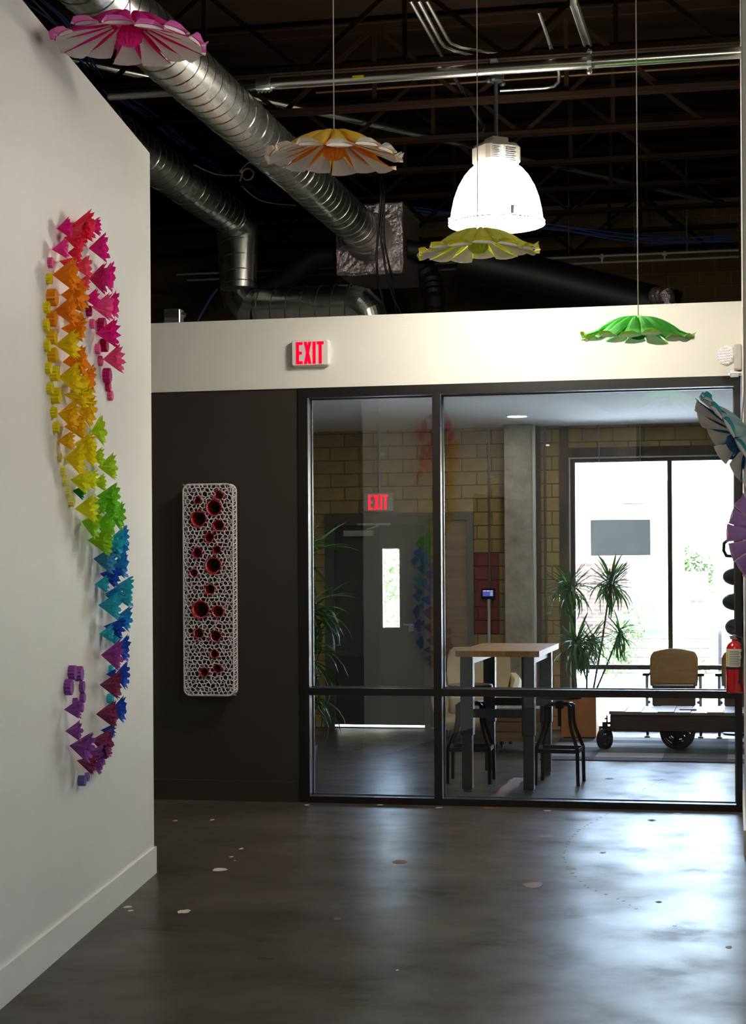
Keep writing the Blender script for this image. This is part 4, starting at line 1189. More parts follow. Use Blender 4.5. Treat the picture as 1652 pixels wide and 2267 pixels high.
o = pm.build('prism_lens', mat('prism_lens', '#F2F0F4', 0.08, spec=0.8), el_); o.matrix_local = Matrix.Translation((-0.085, -0.01, 0.01)) @ q
MB().cbox(-0.075, -0.02, -0.035, 0.03, -0.12, -0.085, 0.006).build('test_switch', M['plastic_white'], el_)
MB().box(-0.085, -0.005, -0.04, 0.035, -0.105, -0.095).build('clear_bracket', M['silver'], el_)

# ------------------------------------------------------------------ lobby: standing table and stools
tb = thing('standing_table', 'tall narrow table with butcher block top and telescoping grey legs', 'table', (-1.652, 12.72, 0))
tx0, tx1, ty0, ty1 = -0.295, 0.30, -0.66, 0.70
ns = 10
wst = [1.0, 0.8, 1.2, 0.9, 1.0, 1.1, 0.8, 1.2, 0.9, 1.1]
tot = sum(wst); x = tx0
for i in range(ns):
    w_ = wst[i] / tot * (tx1 - tx0)
    MB().box(x + 0.0004, x + w_ - 0.0004, ty0, ty1, 0.958, 1.0).build('wood_strip', M['butcher'], tb)
    x += w_
for sx in (-0.222, 0.215):
    for sy in (-0.585, 0.56):
        lg = MB().cbox(sx - 0.045, sx + 0.045, sy - 0.045, sy + 0.045, 0.40, 0.957, 0.004).build('leg', M['leg_grey'], tb)
        MB().cbox(sx - 0.037, sx + 0.037, sy - 0.037, sy + 0.037, 0.02, 0.41, 0.004).build('inner_leg', M['leg_grey'], lg)
        MB().lathe([(0.03, 0), (0.032, 0.012), (0.012, 0.022)], 14, (sx, sy, 0)).build('foot', M['silver'], lg, True)
for sy in (-0.585, 0.56):
    MB().box(-0.18, 0.172, sy - 0.02, sy + 0.02, 0.525, 0.585).build('crossbar', M['leg_grey'], tb)
for sx in (-0.222, 0.215):
    MB().box(sx - 0.02, sx + 0.02, -0.54, 0.515, 0.90, 0.957).build('side_apron', M['leg_grey'], tb)

def stool(label, x, y, rz, seat_z):
    t = thing('bar_stool', label, 'stool', (x, y, 0), rz)
    MB().lathe([(0.15, seat_z - 0.035), (0.166, seat_z - 0.028), (0.166, seat_z - 0.006), (0.16, seat_z), (0.02, seat_z - 0.003)], 28).build('seat', M['plank'], t, True)
    MB().lathe([(0.1675, seat_z - 0.03), (0.1685, seat_z - 0.03), (0.1685, seat_z - 0.008), (0.1675, seat_z - 0.008)], 28, cap=False).build('seat_rim', M['steel_black'], t)
    MB().tube([(0, 0, 0.42), (0, 0, seat_z - 0.03)], 0.014, 10).build('screw', M['steel_black'], t, True)
    MB().lathe([(0.03, 0.55), (0.034, 0.56), (0.034, 0.60), (0.022, 0.61)], 14).build('screw_hub', M['steel_black'], t, True)
    for a in range(4):
        c, s = math.cos(a * PI / 2 + PI / 4), math.sin(a * PI / 2 + PI / 4)
        pts = [(0.0, 0.585), (0.11, 0.58), (0.125, 0.57), (0.128, 0.46), (0.145, 0.40), (0.195, 0.30), (0.215, 0.26), (0.22, 0.0)]
        MB().tube([(r_ * c, r_ * s, z) for r_, z in pts], 0.0135, 8).build('leg', M['steel_black'], t, True)
    for a in range(4):
        c0, s0 = math.cos(a * PI / 2 + PI / 4), math.sin(a * PI / 2 + PI / 4)
        c1, s1_ = math.cos((a + 1) * PI / 2 + PI / 4), math.sin((a + 1) * PI / 2 + PI / 4)
        MB().beam((0.215 * c0, 0.215 * s0, 0.25), (0.215 * c1, 0.215 * s1_, 0.25), 0.012, 0.03).build('foot_rail', M['steel_black'], t)
    return t
stool('black steel swivel stool tucked under the left of the standing table', -1.94, 12.71, 0.04, 0.725)
stool('black steel swivel stool with low seat right of the standing table', -1.278, 12.70, -0.05, 0.655)

# ------------------------------------------------------------------ cream armchair
ac = thing('armchair', 'cream upholstered tub armchair in front of the concrete column', 'armchair', (-2.33, 15.75, 0), 0.12)
def soft(mb, x0, x1, y0, y1, z0, z1, r_):
    n = 4
    rings = []
    for zi, (z, ins) in enumerate(((z0, r_ * 0.6), (z0 + r_ * 0.5, 0.1 * r_), (z0 + r_, 0), (z1 - r_, 0), (z1 - r_ * 0.3, 0.25 * r_), (z1, r_ * 0.9))):
        ring = []
        for cx, cy, a0 in ((x1 - r_, y1 - r_, 0), (x0 + r_, y1 - r_, PI / 2), (x0 + r_, y0 + r_, PI), (x1 - r_, y0 + r_, 1.5 * PI)):
            for k in range(n + 1):
                a = a0 + k * PI / 2 / n
                ring.append((cx + (r_ - ins) * math.cos(a), cy + (r_ - ins) * math.sin(a), z))
        rings.append(ring)
    return mb.loft(rings)
bk = MB()
rings = []
for z, w_, yy in ((0.36, 0.20, 0.16), (0.45, 0.26, 0.17), (0.6, 0.295, 0.20), (0.75, 0.29, 0.235), (0.83, 0.27, 0.25), (0.855, 0.24, 0.255)):
    ring = []
    for k in range(14):
        a = PI + PI * k / 13
        ring.append((w_ * math.cos(a), yy - 0.12 * (1 + math.sin(a)) * 0.0 - 0.10 * abs(math.cos(a)) ** 2, z))
    for k in range(14):
        a = PI * k / 13
        ring.append((w_ * math.cos(a) * 1.0, yy + 0.09 * math.sin(a) + 0.02 - 0.06 * abs(math.cos(a)) ** 2, z))
    rings.append(ring)
bk.loft(rings)
bk.build('backrest', M['cream'], ac, True)
soft(MB(), -0.27, 0.27, -0.30, 0.16, 0.26, 0.44, 0.06).build('seat_cushion', M['cream'], ac, True)
for sx in (-1, 1):
    am = MB()
    rings = []
    for y_, zt, xo in ((-0.34, 0.50, 0.0), (-0.2, 0.545, 0.02), (0.0, 0.57, 0.03), (0.14, 0.60, 0.02), (0.2, 0.63, -0.01)):
        x_ = sx * (0.33 + xo)
        ring = []
        for k in range(10):
            a = 2 * PI * k / 10
            ring.append((x_ + 0.075 * math.cos(a), y_, 0.24 + (zt - 0.24) / 2 + (zt - 0.24) / 2 * math.sin(a)))
        rings.append(ring)
    am.loft(rings)
    am.build('armrest', M['cream'], ac, True)
soft(MB(), -0.36, 0.36, -0.33, 0.24, 0.13, 0.28, 0.07).build('base_upholstery', M['cream'], ac, True)
for sx in (-0.28, 0.28):
    for sy in (-0.26, 0.17):
        MB().tube([(sx, sy, 0.14), (sx * 1.05, sy * 1.05, 0)], [0.022, 0.014], 8).build('leg', M['cart_wood'], ac, True)

# ------------------------------------------------------------------ small plank crate table on casters
ct = thing('crate_table', 'low plank topped wooden crate table on casters behind the standing table', 'table', (-1.86, 15.0, 0))
for i in range(5):
    MB().box(-0.23 + i * 0.093, -0.23 + i * 0.093 + 0.088, -0.26, 0.26, 0.36, 0.385).build('top_plank', M['plank'], ct)
for i in range(3):
    MB().box(-0.22, 0.225, -0.25, -0.23, 0.10 + i * 0.087, 0.18 + i * 0.087).build('side_slat', M['board'], ct)
    MB().box(-0.22, 0.225, 0.23, 0.25, 0.10 + i * 0.087, 0.18 + i * 0.087).build('side_slat', M['board'], ct)
for sx in (-0.225, 0.205):
    MB().box(sx, sx + 0.025, -0.23, 0.23, 0.09, 0.36).build('end_panel', M['cart_wood'], ct)
for sx in (-0.18, 0.18):
    for sy in (-0.2, 0.2):
        cst = MB().lathe([(0.02, -0.012), (0.035, -0.010), (0.035, 0.010), (0.02, 0.012)], 14, (sx, sy, 0.035), ax='x').build('caster_wheel', M['iron'], ct, True)
        MB().box(sx - 0.018, sx - 0.013, sy - 0.012, sy + 0.012, 0.03, 0.09).build('caster_fork', M['iron'], cst)
        MB().box(sx + 0.013, sx + 0.018, sy - 0.012, sy + 0.012, 0.03, 0.09).build('caster_fork', M['iron'], cst)

# ------------------------------------------------------------------ rug, factory cart, booklet, theatre seats
rg_ = MB().box(0, 1.95, 0, 2.02, 0, 0.008).build('area_rug', M['rug'], None, False, (-1.60, 14.25, 0.0005))
tag(rg_, 'grey plaid striped area rug under the factory cart', 'rug')
fc = thing('factory_cart', 'long antique factory cart with worn plank top and iron wheels', 'cart', (-0.45, 15.42, 0.0085))
cx0, cx1, cy0, cy1 = -0.64, 0.62, -0.34, 0.36
for i in range(9):
    w_ = (cx1 - cx0) / 9
    MB().box(cx0 + i * w_ + 0.002, cx0 + (i + 1) * w_ - 0.002, cy0, cy1, 0.305, 0.335 - 0.003 * (i % 3)).build('deck_plank', M['plank'], fc)
for y0, y1 in ((cy0 + 0.01, cy0 + 0.075), (cy1 - 0.075, cy1 - 0.01)):
    MB().cbox(cx0 + 0.01, cx1 - 0.02, y0, y1, 0.165, 0.304, 0.006).build('side_beam', M['cart_wood'], fc)
for xx in (cx0 + 0.02, cx1 - 0.1):
    MB().box(xx, xx + 0.07, cy0 + 0.076, cy1 - 0.076, 0.17, 0.303).build('end_beam', M['cart_wood'], fc)
for sy in (cy0 + 0.005, cy1 - 0.005):
    ir = MB().beam((cx0 - 0.015, sy - 0.003, 0.30), (cx0 - 0.015, sy - 0.003, 0.17), 0.05, 0.012).build('corner_iron', M['iron'], fc)
    MB().ball((cx0 - 0.028, sy, 0.27), 0.009, n=6, k=4).build('bolt', M['iron'], ir)
    MB().ball((cx0 - 0.028, sy, 0.20), 0.009, n=6, k=4).build('bolt', M['iron'], ir)
def cart_wheel(name, x, y, r_, turn=0.0, holes=6):
    n = 36
    mb = MB()
    t_ = 0.028
    # rim
    mb.lathe([(r_ * 0.84, -t_), (r_, -t_), (r_, t_), (r_ * 0.84, t_), (r_ * 0.84, -t_)], n, ax='y', cap=False)
    # web with holes: ring of sectors
    for k in range(holes):
        a0 = 2 * PI * k / holes
        for f0, f1 in ((0.0, 0.22), (0.78, 1.0)):
            for q in range(2):
                b0 = a0 + 2 * PI / holes * (f0 + (f1 - f0) * q / 2); b1 = a0 + 2 * PI / holes * (f0 + (f1 - f0) * (q + 1) / 2)
                for yy in (-0.008, 0.008):
                    mb.face([(r_ * 0.3 * math.sin(b0), yy, r_ * 0.3 * math.cos(b0)), (r_ * 0.86 * math.sin(b0), yy, r_ * 0.86 * math.cos(b0)), (r_ * 0.86 * math.sin(b1), yy, r_ * 0.86 * math.cos(b1)), (r_ * 0.3 * math.sin(b1), yy, r_ * 0.3 * math.cos(b1))])
        b0 = a0 + 2 * PI / holes * 0.22; b1 = a0 + 2 * PI / holes * 0.78
        for r0, r1 in ((0.3, 0.42), (0.76, 0.86)):
            for yy in (-0.008, 0.008):
                mb.face([(r_ * r0 * math.sin(b0), yy, r_ * r0 * math.cos(b0)), (r_ * r1 * math.sin(b0), yy, r_ * r1 * math.cos(b0)), (r_ * r1 * math.sin(b1), yy, r_ * r1 * math.cos(b1)), (r_ * r0 * math.sin(b1), yy, r_ * r0 * math.cos(b1))])
    mb.lathe([(r_ * 0.12, -0.04), (r_ * 0.3, -0.03), (r_ * 0.32, 0.03), (r_ * 0.12, 0.04)], 16, ax='y')
    o = mb.build(name, M['iron'], fc, False, (x, y, r_))
    o.rotation_euler = (0, 0.25, turn)
    return o
for sy in (cy0 + 0.01, cy1 - 0.01):
    cart_wheel('large_wheel', -0.055, sy + 0.105 if sy < 0 else sy - 0.105, 0.151)
cart_wheel('end_wheel', cx0 - 0.04, -0.27, 0.088, 1.05)
cart_wheel('end_wheel', cx1 + 0.05, -0.2, 0.088, 0.8)
MB().tube([(-0.055, cy0 + 0.06, 0.151), (-0.055, cy1 - 0.06, 0.151)], 0.018, 10).build('axle', M['iron'], fc, True)
for sx, yy in ((cx0 - 0.04, -0.27), (cx1 + 0.05, -0.2)):
    MB().box(sx - 0.02, sx + 0.02, yy - 0.02, yy + 0.02, 0.175, 0.235).build('wheel_fork', M['iron'], fc)
    MB().beam((sx, yy, 0.225), (sx + (0.1 if sx < 0 else -0.1), yy + 0.02, 0.225), 0.05, 0.02).build('fork_plate', M['iron'], fc)
bkt = thing('booklet', 'small dark booklet lying on the factory cart', 'booklet', (-0.42, 15.36, 0.3435), 0.05)
MB().box(-0.075, 0.075, -0.055, 0.055, 0.0, 0.004).build('cover', mat('booklet_cover', '#5A3A3E', 0.6), bkt)
MB().box(-0.072, 0.072, -0.056, 0.05, 0.004, 0.007).build('pages', M['label_grey'], bkt)

def theatre_seat(label, x):
    t = thing('theatre_seat', label, 'chair', (x, 16.32, 0.009))
    w_ = 0.222
    n = 12
    outl = [(-w_ * 0.98, 0.475)] + [(-w_, 0.56), (-w_, 0.72), (-w_ * 0.97, 0.755), (-w_ * 0.88, 0.785)] + [(w_ * (-0.8 + 1.6 * k / n), 0.795 + 0.026 * math.sin(PI * k / n)) for k in range(n + 1)] + [(w_ * 0.88, 0.785), (w_ * 0.97, 0.755), (w_, 0.72), (w_, 0.56), (w_ * 0.98, 0.475)]
    m_ = MB()
    m_.loft([[(px_, yy + 0.05 * (1 - (px_ / w_) ** 2) + (pz - 0.5) * 0.25, pz) for px_, pz in outl] for yy in (0.0, 0.016)])
    m_.build('backrest', M['veneer'], t)
    sm = MB()
    so = [(-0.2, 0.30), (-0.2, 0.475), (-0.185, 0.5), (0.185, 0.5), (0.2, 0.475), (0.2, 0.30), (0.17, 0.27), (-0.17, 0.27)]
    sm.loft([[(px_, yy - 0.02 + 0.02 * (px_ / 0.2) ** 2, pz) for px_, pz in so] for yy in (-0.02, 0.02)])
    sm.build('folded_seat', M['seatply'], t)
    MB().tube([(-0.185, -0.045, 0.485), (0.185, -0.045, 0.485)], 0.011, 8).build('seat_rod', M['silver'], t, True)
    for sx in (-1, 1):
        sd = MB().box(sx * 0.245 - 0.014, sx * 0.245 + 0.014, -0.06, 0.10, 0.06, 0.575).build('side_standard', M['silver'], t)
        MB().cbox(sx * 0.25 - 0.032, sx * 0.25 + 0.032, -0.14, 0.14, 0.575, 0.60, 0.006).build('armrest', M['cart_wood'], t)
        MB().box(sx * 0.245 - 0.025, sx * 0.245 + 0.025, -0.08, 0.12, 0.0, 0.012).build('floor_plate', M['iron'], t)
        MB().tube([(sx * 0.245, 0.02, 0.012), (sx * 0.245, 0.02, 0.07)], 0.013, 8).build('leg', M['iron'], t, True)
        MB().ball((sx * 0.225, -0.07, 0.33), 0.016, n=8, k=6).build('pivot_bolt', M['silver'], t, True)
    return t
theatre_seat('wooden theatre seat with rounded veneer back centred before the window', -0.575)
theatre_seat('wooden theatre seat half hidden behind the fire extinguisher', 0.085)

# ------------------------------------------------------------------ dracaena plants
def leaf_mesh(droop, wid=0.06):
    mb = MB()
    L_, R_ = [], []
    K = 7
    mid = []
    for i in range(K):
        s = i / (K - 1)
        a = droop * s * s
        x = s * math.cos(a * 0.7); z = -math.sin(a) * s * 0.75
        w_ = wid * (0.55 + 1.6 * s) * (1 - s) ** 0.75 if s < 1 else 0.0
        L_.append((x, w_, z)); R_.append((x, -w_, z)); mid.append((x, 0, z - w_ * 0.45))
    for i in range(K - 1):
        mb.face([L_[i], mid[i], mid[i + 1], L_[i + 1]])
        mb.face([mid[i], R_[i], R_[i + 1], mid[i + 1]])
    return mb.mesh('leaf', M['leaf'], True)
LEAVES = [leaf_mesh(d, 0.05) for d in (0.15, 0.4, 0.75, 1.0)]
def crown(parent, c, size, n, seed, upf=0.5):
    rg = random.Random(seed)
    for k in range(n):
        az = rg.uniform(0, 2 * PI)
        el = rg.uniform(-1.25, 1.1) if not upf > 0.6 else rg.uniform(-0.9, 0.9)
        lm = LEAVES[0 if el > 0.6 else 1 if el > 0.1 else 2 if el > -0.5 else 3]
        ln = size * rg.uniform(0.75, 1.15)
        mt = Matrix.Translation((c[0], c[1], c[2] + rg.uniform(-0.07, 0.04))) @ Matrix.Rotation(az, 4, 'Z') @ Matrix.Rotation(-el, 4, 'Y') @ Matrix.Rotation(rg.uniform(-0.4, 0.4), 4, 'X') @ Matrix.Diagonal((ln, ln * 0.9, ln, 1))
        part('leaf', lm, parent, mtx=mt)
pl = thing('dracaena_plant', 'spiky dracaena with four leaf crowns in an orange plywood planter', 'plant', (-1.43, 16.2, 0.009))
bxp = MB()
for a in ((-0.165, 0.155, -0.16, -0.145), (-0.165, 0.155, 0.145, 0.16)):
    MB().box(a[0], a[1], a[2], a[3], 0.015, 0.40).build('planter_panel', M['orange_wood'], pl)
for a in ((-0.165, -0.15), (0.14, 0.155)):
    MB().box(a[0], a[1], -0.145, 0.145, 0.015, 0.40).build('planter_panel', M['orange_wood'], pl)
MB().box(-0.15, 0.14, -0.145, 0.145, 0.0, 0.37).build('soil', M['soil'], pl)
off = lambda p: (p[0] + 1.43, p[1] - 16.2, p[2])
crowns = [((-1.521, 16.200, 1.412), 0.30, 95), ((-1.143, 16.150, 1.444), 0.29, 95), ((-1.452, 16.100, 0.887), 0.31, 105), ((-1.066, 16.200, 0.980), 0.23, 60), ((-1.325, 16.300, 0.934), 0.23, 60)]
roots = [(-0.03, 0.0, 0.36), (0.10, 0.03, 0.36), (-0.05, 0.06, 0.36), (0.11, -0.02, 0.36), (0.05, 0.05, 0.36)]
for i, ((c, sz_, n), r0) in enumerate(zip(crowns, roots)):
    c = off(c)
    midp = ((r0[0] * 0.55 + c[0] * 0.45) + (0.02 if i % 2 else -0.02), (r0[1] + c[1]) / 2, (r0[2] + c[2]) / 2)
    MB().tube([r0, midp, c], [0.011, 0.009, 0.008], 7).build('cane', M['cane'], pl, True)
    crown(pl, c, sz_, n, 40 + i)
p2 = thing('dracaena_plant', 'leafy dracaena half hidden behind the dark wall inside the lobby', 'plant', (-3.17, 12.25, 0))
MB().lathe([(0.11, 0), (0.13, 0.02), (0.16, 0.28), (0.165, 0.30), (0.15, 0.30)], 24).build('pot', M['pot'], p2, True)
MB().lathe([(0.01, 0.27), (0.15, 0.275), (0.15, 0.28)], 20).build('soil', M['soil'], p2)
for i, (c, sz_, n) in enumerate((((0.04, 0.0, 1.72), 0.44, 44), ((0.10, 0.03, 1.32), 0.42, 56), ((0.08, -0.05, 1.0), 0.40, 50), ((0.08, 0.05, 0.68), 0.38, 36))):
    MB().tube([(0.02 * i - 0.03, 0.0, 0.27), (c[0] * 0.5, c[1] * 0.5, (c[2] + 0.27) / 2), c], [0.013, 0.011, 0.009], 7).build('cane', M['cane'], p2, True)
    crown(p2, c, sz_, n, 70 + i, 0.7)

# ------------------------------------------------------------------ touch panel, window sign, downlight, sculpture
tp = thing('touch_panel', 'small black touch panel with lit blue screen on the red painted blocks', 'touch panel', (-2.399, WY, 1.344))
MB().cbox(-0.068, 0.068, -0.03, 0.0, -0.052, 0.052, 0.006).build('casing', M['steel_black'], tp)
sc_ = MB().box(-0.054, 0.05, -0.0315, -0.030, -0.025, 0.035).build('screen', M['screen'], tp)
for a in ((-0.052, -0.02, 0.025, 0.033), (-0.014, 0.015, 0.024, 0.032), (0.022, 0.046, 0.026, 0.032)):
    MB().box(a[0], a[1], -0.0325, -0.0316, a[2], a[3]).build('screen_icon', M['screen_icon'], sc_)
for i in range(4):
    MB().box(0.02, 0.046, -0.0325, -0.0316, -0.02 + i * 0.011, -0.016 + i * 0.011).build('screen_line', M['screen_icon'], sc_)
tag(MB().box(-0.29, 0.29, -0.004, 0.004, -0.175, 0.175).build('window_sign', M['sign_grey'], None, False, (-1.105, WY + 0.078, 1.888)), 'plain grey back of a sign stuck on the window', 'sign')
def downlight(label, loc):
    dl = thing('downlight', label, 'light', loc)
    MB().lathe([(0.085, 0.0), (0.105, -0.004), (0.108, 0.0), (0.085, 0.001)], 28, cap=False).build('trim_ring', M['plastic_white'], dl, True)
    MB().lathe([(0.004, -0.0015), (0.085, -0.0015), (0.085, 0.0)], 28).build('lens', M['downlight'], dl)
downlight('round recessed downlight glowing in the lobby ceiling before the column', (-1.960, 15.777, 2.985))
downlight('added unseen downlight in the lobby ceiling above the standing table', (-2.55, 12.3, 2.985))  # this and the next two are added out of view to brighten the lobby
downlight('added unseen downlight in the lobby ceiling above the half hidden plant', (-3.7, 13.1, 2.985))
downlight('added unseen downlight in the lobby ceiling toward the lobby side wall', (-0.2, 13.0, 2.985))
lsx = thing('lobed_sculpture', 'dark sculpture of stacked rounded lobes standing beside the window jamb', 'sculpture', (0.0, 16.78, 0))
MB().tube([(0, 0, 0), (0, 0, 1.95)], 0.025, 10).build('post', M['iron'], lsx, True)
MB().lathe([(0.13, 0), (0.13, 0.015), (0.03, 0.03)], 20).build('base', M['iron'], lsx, True)
for z_, w_ in ((1.50, 0.12), (1.26, 0.125), (1.02, 0.10)):
    MB().ball((-0.01, 0, z_), w_, 0.08, 0.085, 16, 10).build('lobe', M['blackrub'], lsx, True)
MB().tube([(0, 0, 1.85), (-0.06, 0, 1.86), (-0.11, 0, 1.82), (-0.115, 0, 1.75), (-0.09, 0, 1.70), (0, 0, 1.69)], 0.016, 8).build('loop', M['blackrub'], lsx, True)

# ------------------------------------------------------------------ floor marks (chips, patches, crack)
def splat(name, m, x, y, rx, ry, seed):
    rg = random.Random(seed)
    n = 12
    pts = [(rx * math.cos(2 * PI * k / n) * rg.uniform(0.7, 1.15), ry * math.sin(2 * PI * k / n) * rg.uniform(0.7, 1.15)) for k in range(n)]
    MB().loft([[(a, b, z) for a, b in pts] for z in (0.0, 0.0008)]).build(name, m, floor, False, (x, y, 0.0002))
mw = mat('paint_drip_white', '#C9C2B2', 0.6); mb_ = mat('brown_patch', '#6A4A2E', 0.6, vary=0.3, scale=20); mo = mat('orange_floor_paint', '#8A5228', 0.6, vary=0.3, scale=30)
for i, (p, rx, ry) in enumerate((((-2.665, 8.707, 0.000), 0.04, 0.05), ((-2.496, 7.592, 0.000), 0.03, 0.05), ((-2.791, 7.649, 0.000), 0.02, 0.03), ((-2.746, 7.569, 0.000), 0.014, 0.02), ((-2.747, 9.387, 0.000), 0.012, 0.03), ((-2.722, 9.108, 0.000), 0.012, 0.02), ((-3.471, 10.387, 0.000), 0.015, 0.03), ((-3.251, 10.463, 0.000), 0.015, 0.03), ((-3.887, 11.676, 0.000), 0.03, 0.03), ((-2.829, 11.244, 0.000), 0.02, 0.03), ((-2.343, 11.323, 0.000), 0.02, 0.03), ((-1.933, 11.254, 0.000), 0.025, 0.03), ((-1.212, 11.218, 0.000), 0.03, 0.03), ((-0.378, 11.227, 0.000), 0.03, 0.03), ((-2.669, 8.996, 0.000), 0.008, 0.012), ((-1.305, 6.614, 0.000), 0.006, 0.01))):
    splat('paint_drip', mw, p[0], p[1], rx, ry, i)
for i, (p, rx, ry) in enumerate((((-0.997, 8.544, 0.000), 0.05, 0.09), ((-1.096, 10.141, 0.000), 0.05, 0.06), ((-1.782, 9.104, 0.000), 0.04, 0.08), ((-1.574, 9.096, 0.000), 0.03, 0.05), ((-0.856, 9.048, 0.000), 0.025, 0.04), ((-1.762, 7.554, 0.000), 0.02, 0.03), ((-0.730, 6.806, 0.000), 0.015, 0.02), ((-0.037, 7.266, 0.000), 0.015, 0.03))):
    splat('brown_patch', mb_, p[0], p[1], rx, ry, 50 + i)
mk = mat('scuff_black', '#15120F', 0.7)
for i, (p, rx, ry) in enumerate((((-1.873, 6.728, 0.000), 0.035, 0.012), ((-0.525, 10.894, 0.000), 0.03, 0.04), ((-0.730, 9.588, 0.000), 0.02, 0.03), ((-0.364, 8.202, 0.000), 0.015, 0.025), ((-0.938, 13.036, 0.000), 0.035, 0.05), ((-0.671, 11.850, 0.000), 0.04, 0.05))):
    splat('scuff', mk, p[0], p[1], rx, ry, 80 + i)
splat('orange_patch', mo, -1.597, 11.287, 0.06, 0.03, 99)
a = Vector((-1.621, 11.672, 0.000)); b = Vector((-1.613, 12.988, 0.000))
st = MB()
rg = random.Random(4)
L1, L2 = [], []
for i in range(13):
    p = a.lerp(b, i / 12)
    L1.append((p.x - 0.05 + rg.uniform(-.012, .012), p.y)); L2.append((p.x + 0.05 + rg.uniform(-.012, .012), p.y))
for i in range(12):
    st.face([(L1[i][0], L1[i][1], 0.001), (L2[i][0], L2[i][1], 0.001), (L2[i + 1][0], L2[i + 1][1], 0.001), (L1[i + 1][0], L1[i + 1][1], 0.001)])
st.build('orange_stripe', mo, floor)
crk = MB()
cp = [Vector(p) for p in ((-0.555, 13.067, 0.000), (-0.713, 12.060, 0.000), (-0.827, 11.069, 0.000), (-0.931, 10.460, 0.000), (-0.958, 9.973, 0.000), (-0.935, 9.444, 0.000), (-0.867, 9.018, 0.000), (-0.727, 8.517, 0.000), (-0.530, 8.195, 0.000), (-0.432, 7.937, 0.000))]
for i in range(len(cp) - 1):
    m_ = max(3, int((cp[i + 1] - cp[i]).length / 0.09))
    for k in range(m_):
        p = cp[i].lerp(cp[i + 1], (k + rg.uniform(0, .5)) / m_)
        w_ = rg.uniform(0.004, 0.010)
        crk.face([(p.x - w_, p.y - 0.012, 0.0009), (p.x + w_, p.y - 0.008, 0.0009), (p.x + w_, p.y + 0.012, 0.0009), (p.x - w_ * 0.6, p.y + 0.010, 0.0009)])
tag(crk.build('crack_line', mk, floor), kind='stuff')

# ------------------------------------------------------------------ outdoors beyond the window
struct('ground', MB().box(-40, 40, 17.2, 90, -0.3, -0.05), M['ground'], 'sunlit pale paving outside the window')
rl = thing('cable_railing', 'thin cable railing outside the window', 'railing', (-0.9, 19.0, -0.05))
for xx in (-2.6, -0.9, 0.725, 2.5):
    MB().box(xx - 0.02, xx + 0.02, -0.02, 0.02, 0, 1.08).build('post', M['out_grey'], rl)
MB().box(-2.6, 2.5, -0.012, 0.012, 1.07, 1.09).build('top_rail', M['out_grey'], rl)
for z_ in (0.97, 0.87, 0.77, 0.67, 0.5, 0.33):
    MB().tube([(-2.6, 0, z_), (2.5, 0, z_)], 0.005, 5).build('cable', M['out_grey'], rl)
def brick_mat():
    m = mat('brick_courses', '#B9A59C', 0.85)
    N, L = m.node_tree.nodes, m.node_tree.links
    tc = N.new('ShaderNodeTexCoord'); mp = N.new('ShaderNodeMapping'); mp.inputs['Rotation'].default_value = (PI / 2, 0, 0)
    b = N.new('ShaderNodeTexBrick'); b.inputs['Scale'].default_value = 4.0
    b.inputs['Color1'].default_value = lin('#5A443C'); b.inputs['Color2'].default_value = lin('#46332D'); b.inputs['Mortar'].default_value = lin('#8A847E')
    L.new(tc.outputs['Object'], mp.inputs[0]); L.new(mp.outputs[0], b.inputs[0]); L.new(b.outputs[0], N['Principled BSDF'].inputs['Base Color'])
    return m
BR = brick_mat()
pb = thing('porch_building', 'pale porch building with tall square column across the street', 'building', (-2.4, 27, -0.05))
MB().box(-3.5, 0.62, 2.0, 6, 0, 1.75).build('brick_wall', BR, pb)
MB().box(-3.5, 0.62, 1.95, 6, 1.75, 2.9).build('upper_wall', M['out_white'], pb)
MB().box(1.35, 1.62, -0.2, 0.1, 0, 2.65).build('column', M['out_white'], pb)
MB().box(-3.5, 1.9, -0.4, 2.2, 2.65, 2.9).build('porch_beam', M['out_white'], pb)
MB().box(-3.5, 2.0, -0.5, 2.2, 2.9, 2.98).build('gutter', M['out_grey'], pb)
dw = MB().box(0.72, 1.3, 2.0, 2.1, 0.55, 1.25).build('door_panel', M['out_grey'], pb)
pl_ = MB().lathe([(0.05, 0), (0.32, -0.04), (0.3, -0.08), (0.06, -0.1)], 16, (0.9, -0.3, 2.62)).build('porch_light', M['out_grey'], pb)
pr_ = thing('brick_pier', 'faded brick pier beside a blue window across the street', 'pier', (-0.6, 30, -0.05))
MB().box(-0.16, 0.14, -0.15, 0.15, 0, 1.12).build('shaft', BR, pr_)
MB().box(-0.19, 0.17, -0.18, 0.18, 1.12, 1.18).build('cap', M['out_white'], pr_)
bs = thing('shopfront', 'pale shopfront with blue window panels behind the brick pier', 'building', (-0.9, 33.6, -0.05))
MB().box(-0.9, 0.35, 0, 2, 0, 1.6).build('wall', M['out_white'], bs)
for i in range(3):
    fr = MB().box(-0.5 + i * 0.28, -0.28 + i * 0.28, -0.02, 0.02, 0.55, 1.0).build('window', mat('blue_pane', '#5A78B0', 0.3) if i == 0 else bpy.data.materials['blue_pane'], bs)
    MB().box(-0.51 + i * 0.28, -0.27 + i * 0.28, -0.035, -0.02, 0.53, 0.56).build('ledge', M['out_white'], fr)
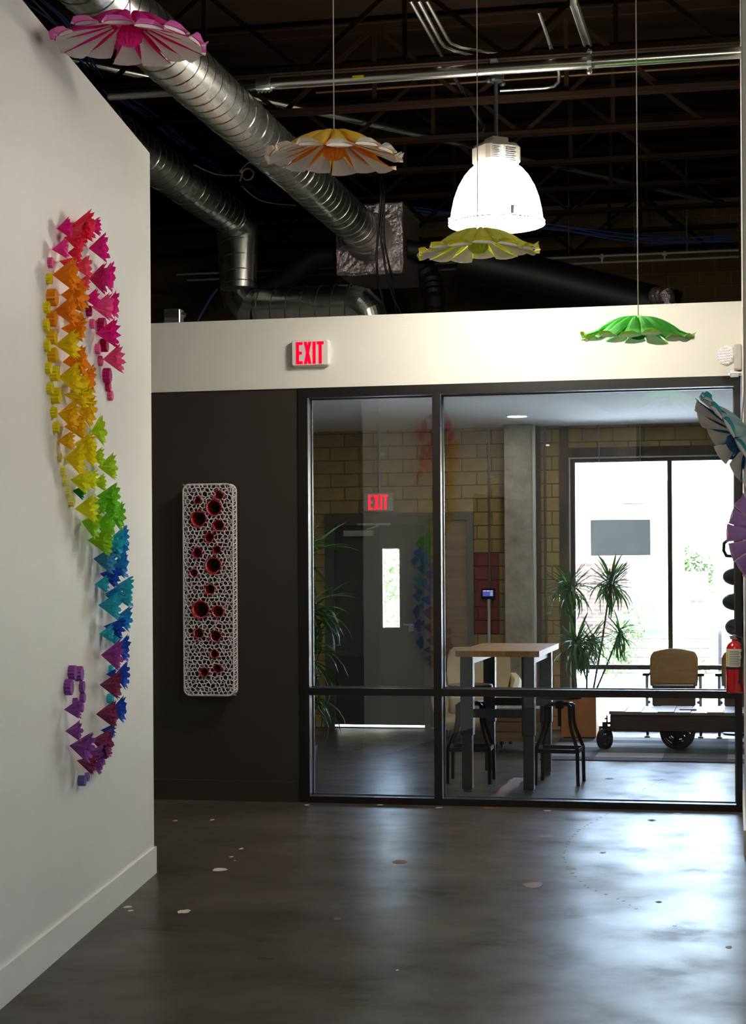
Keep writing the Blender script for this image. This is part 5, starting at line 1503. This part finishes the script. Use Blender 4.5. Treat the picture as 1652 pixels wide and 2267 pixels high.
def bush(name, label, cat, loc, blobs, n, leaf, trunk=None, group=None, seed=1):
    t = thing(name, label, cat, loc, 0, group)
    rg = random.Random(seed)
    mb = MB()
    for (bx_, by, bz, r_) in blobs:
        for k in range(n):
            u = rg.uniform(-1, 1); a = rg.uniform(0, 2 * PI); rr_ = r_ * rg.uniform(0.55, 1.05)
            c = Vector((bx_ + rr_ * math.sqrt(1 - u * u) * math.cos(a), by + rr_ * math.sqrt(1 - u * u) * math.sin(a), bz + rr_ * u * 0.9))
            d1_ = Vector((rg.uniform(-1, 1), rg.uniform(-1, 1), rg.uniform(-1, 1))).normalized() * leaf
            d2_ = d1_.orthogonal().normalized() * leaf * 0.5
            mb.face([c - d1_, c + d2_, c + d1_, c - d2_])
    tag(mb.build('foliage', M['foliage'], t), kind='stuff')
    if trunk:
        for k, tr in enumerate(trunk):
            MB().tube(tr[0], tr[1], 8).build('trunk' if k == 0 else 'branch', M['cane'], t, True)
    return t
bush('street_tree', 'pale leafy street tree seen through the window', 'tree', (-0.92, 36.6, -0.05), [(0, 0, 1.65, 0.42), (0.2, 0.1, 1.3, 0.36), (-0.15, 0, 1.9, 0.34), (0.25, 0, 1.75, 0.3)], 300, 0.07,
     [([(0.05, 0, 0), (0.0, 0, 0.7), (0.05, 0, 1.6)], [0.05, 0.045, 0.02]), ([(0, 0, 0.8), (-0.2, 0, 1.5)], [0.03, 0.012])], seed=2)
bush('hedge_shrub', 'bright green rounded shrub outside the window', 'shrub', (-1.437, 24.000, -0.050), [(0, 0, 0.55, 0.34), (0.05, 0, 0.9, 0.26), (-0.2, 0, 0.4, 0.3)], 260, 0.05, seed=3)
bush('hedge_shrub', 'low pale shrub behind the theatre seat outside', 'shrub', (-0.794, 24.000, -0.050), [(0, 0, 0.35, 0.28), (0.25, 0, 0.25, 0.22)], 220, 0.05, seed=4)
bush('door_side_tree', 'leafy green tree seen through the exit door glass', 'tree', (-4.9, 23, -0.05), [(0, 0, 1.2, 0.55), (0.1, 0, 2.0, 0.6), (-0.2, 0, 2.7, 0.5), (0.3, 0, 1.6, 0.5), (-0.3, 0.2, 0.7, 0.4)], 260, 0.07,
     [([(0, 0, 0), (0.05, 0, 1.2), (0, 0, 2.6)], [0.07, 0.05, 0.02]), ([(0.02, 0, 1.0), (0.3, 0.1, 1.9)], [0.03, 0.012])], seed=5)
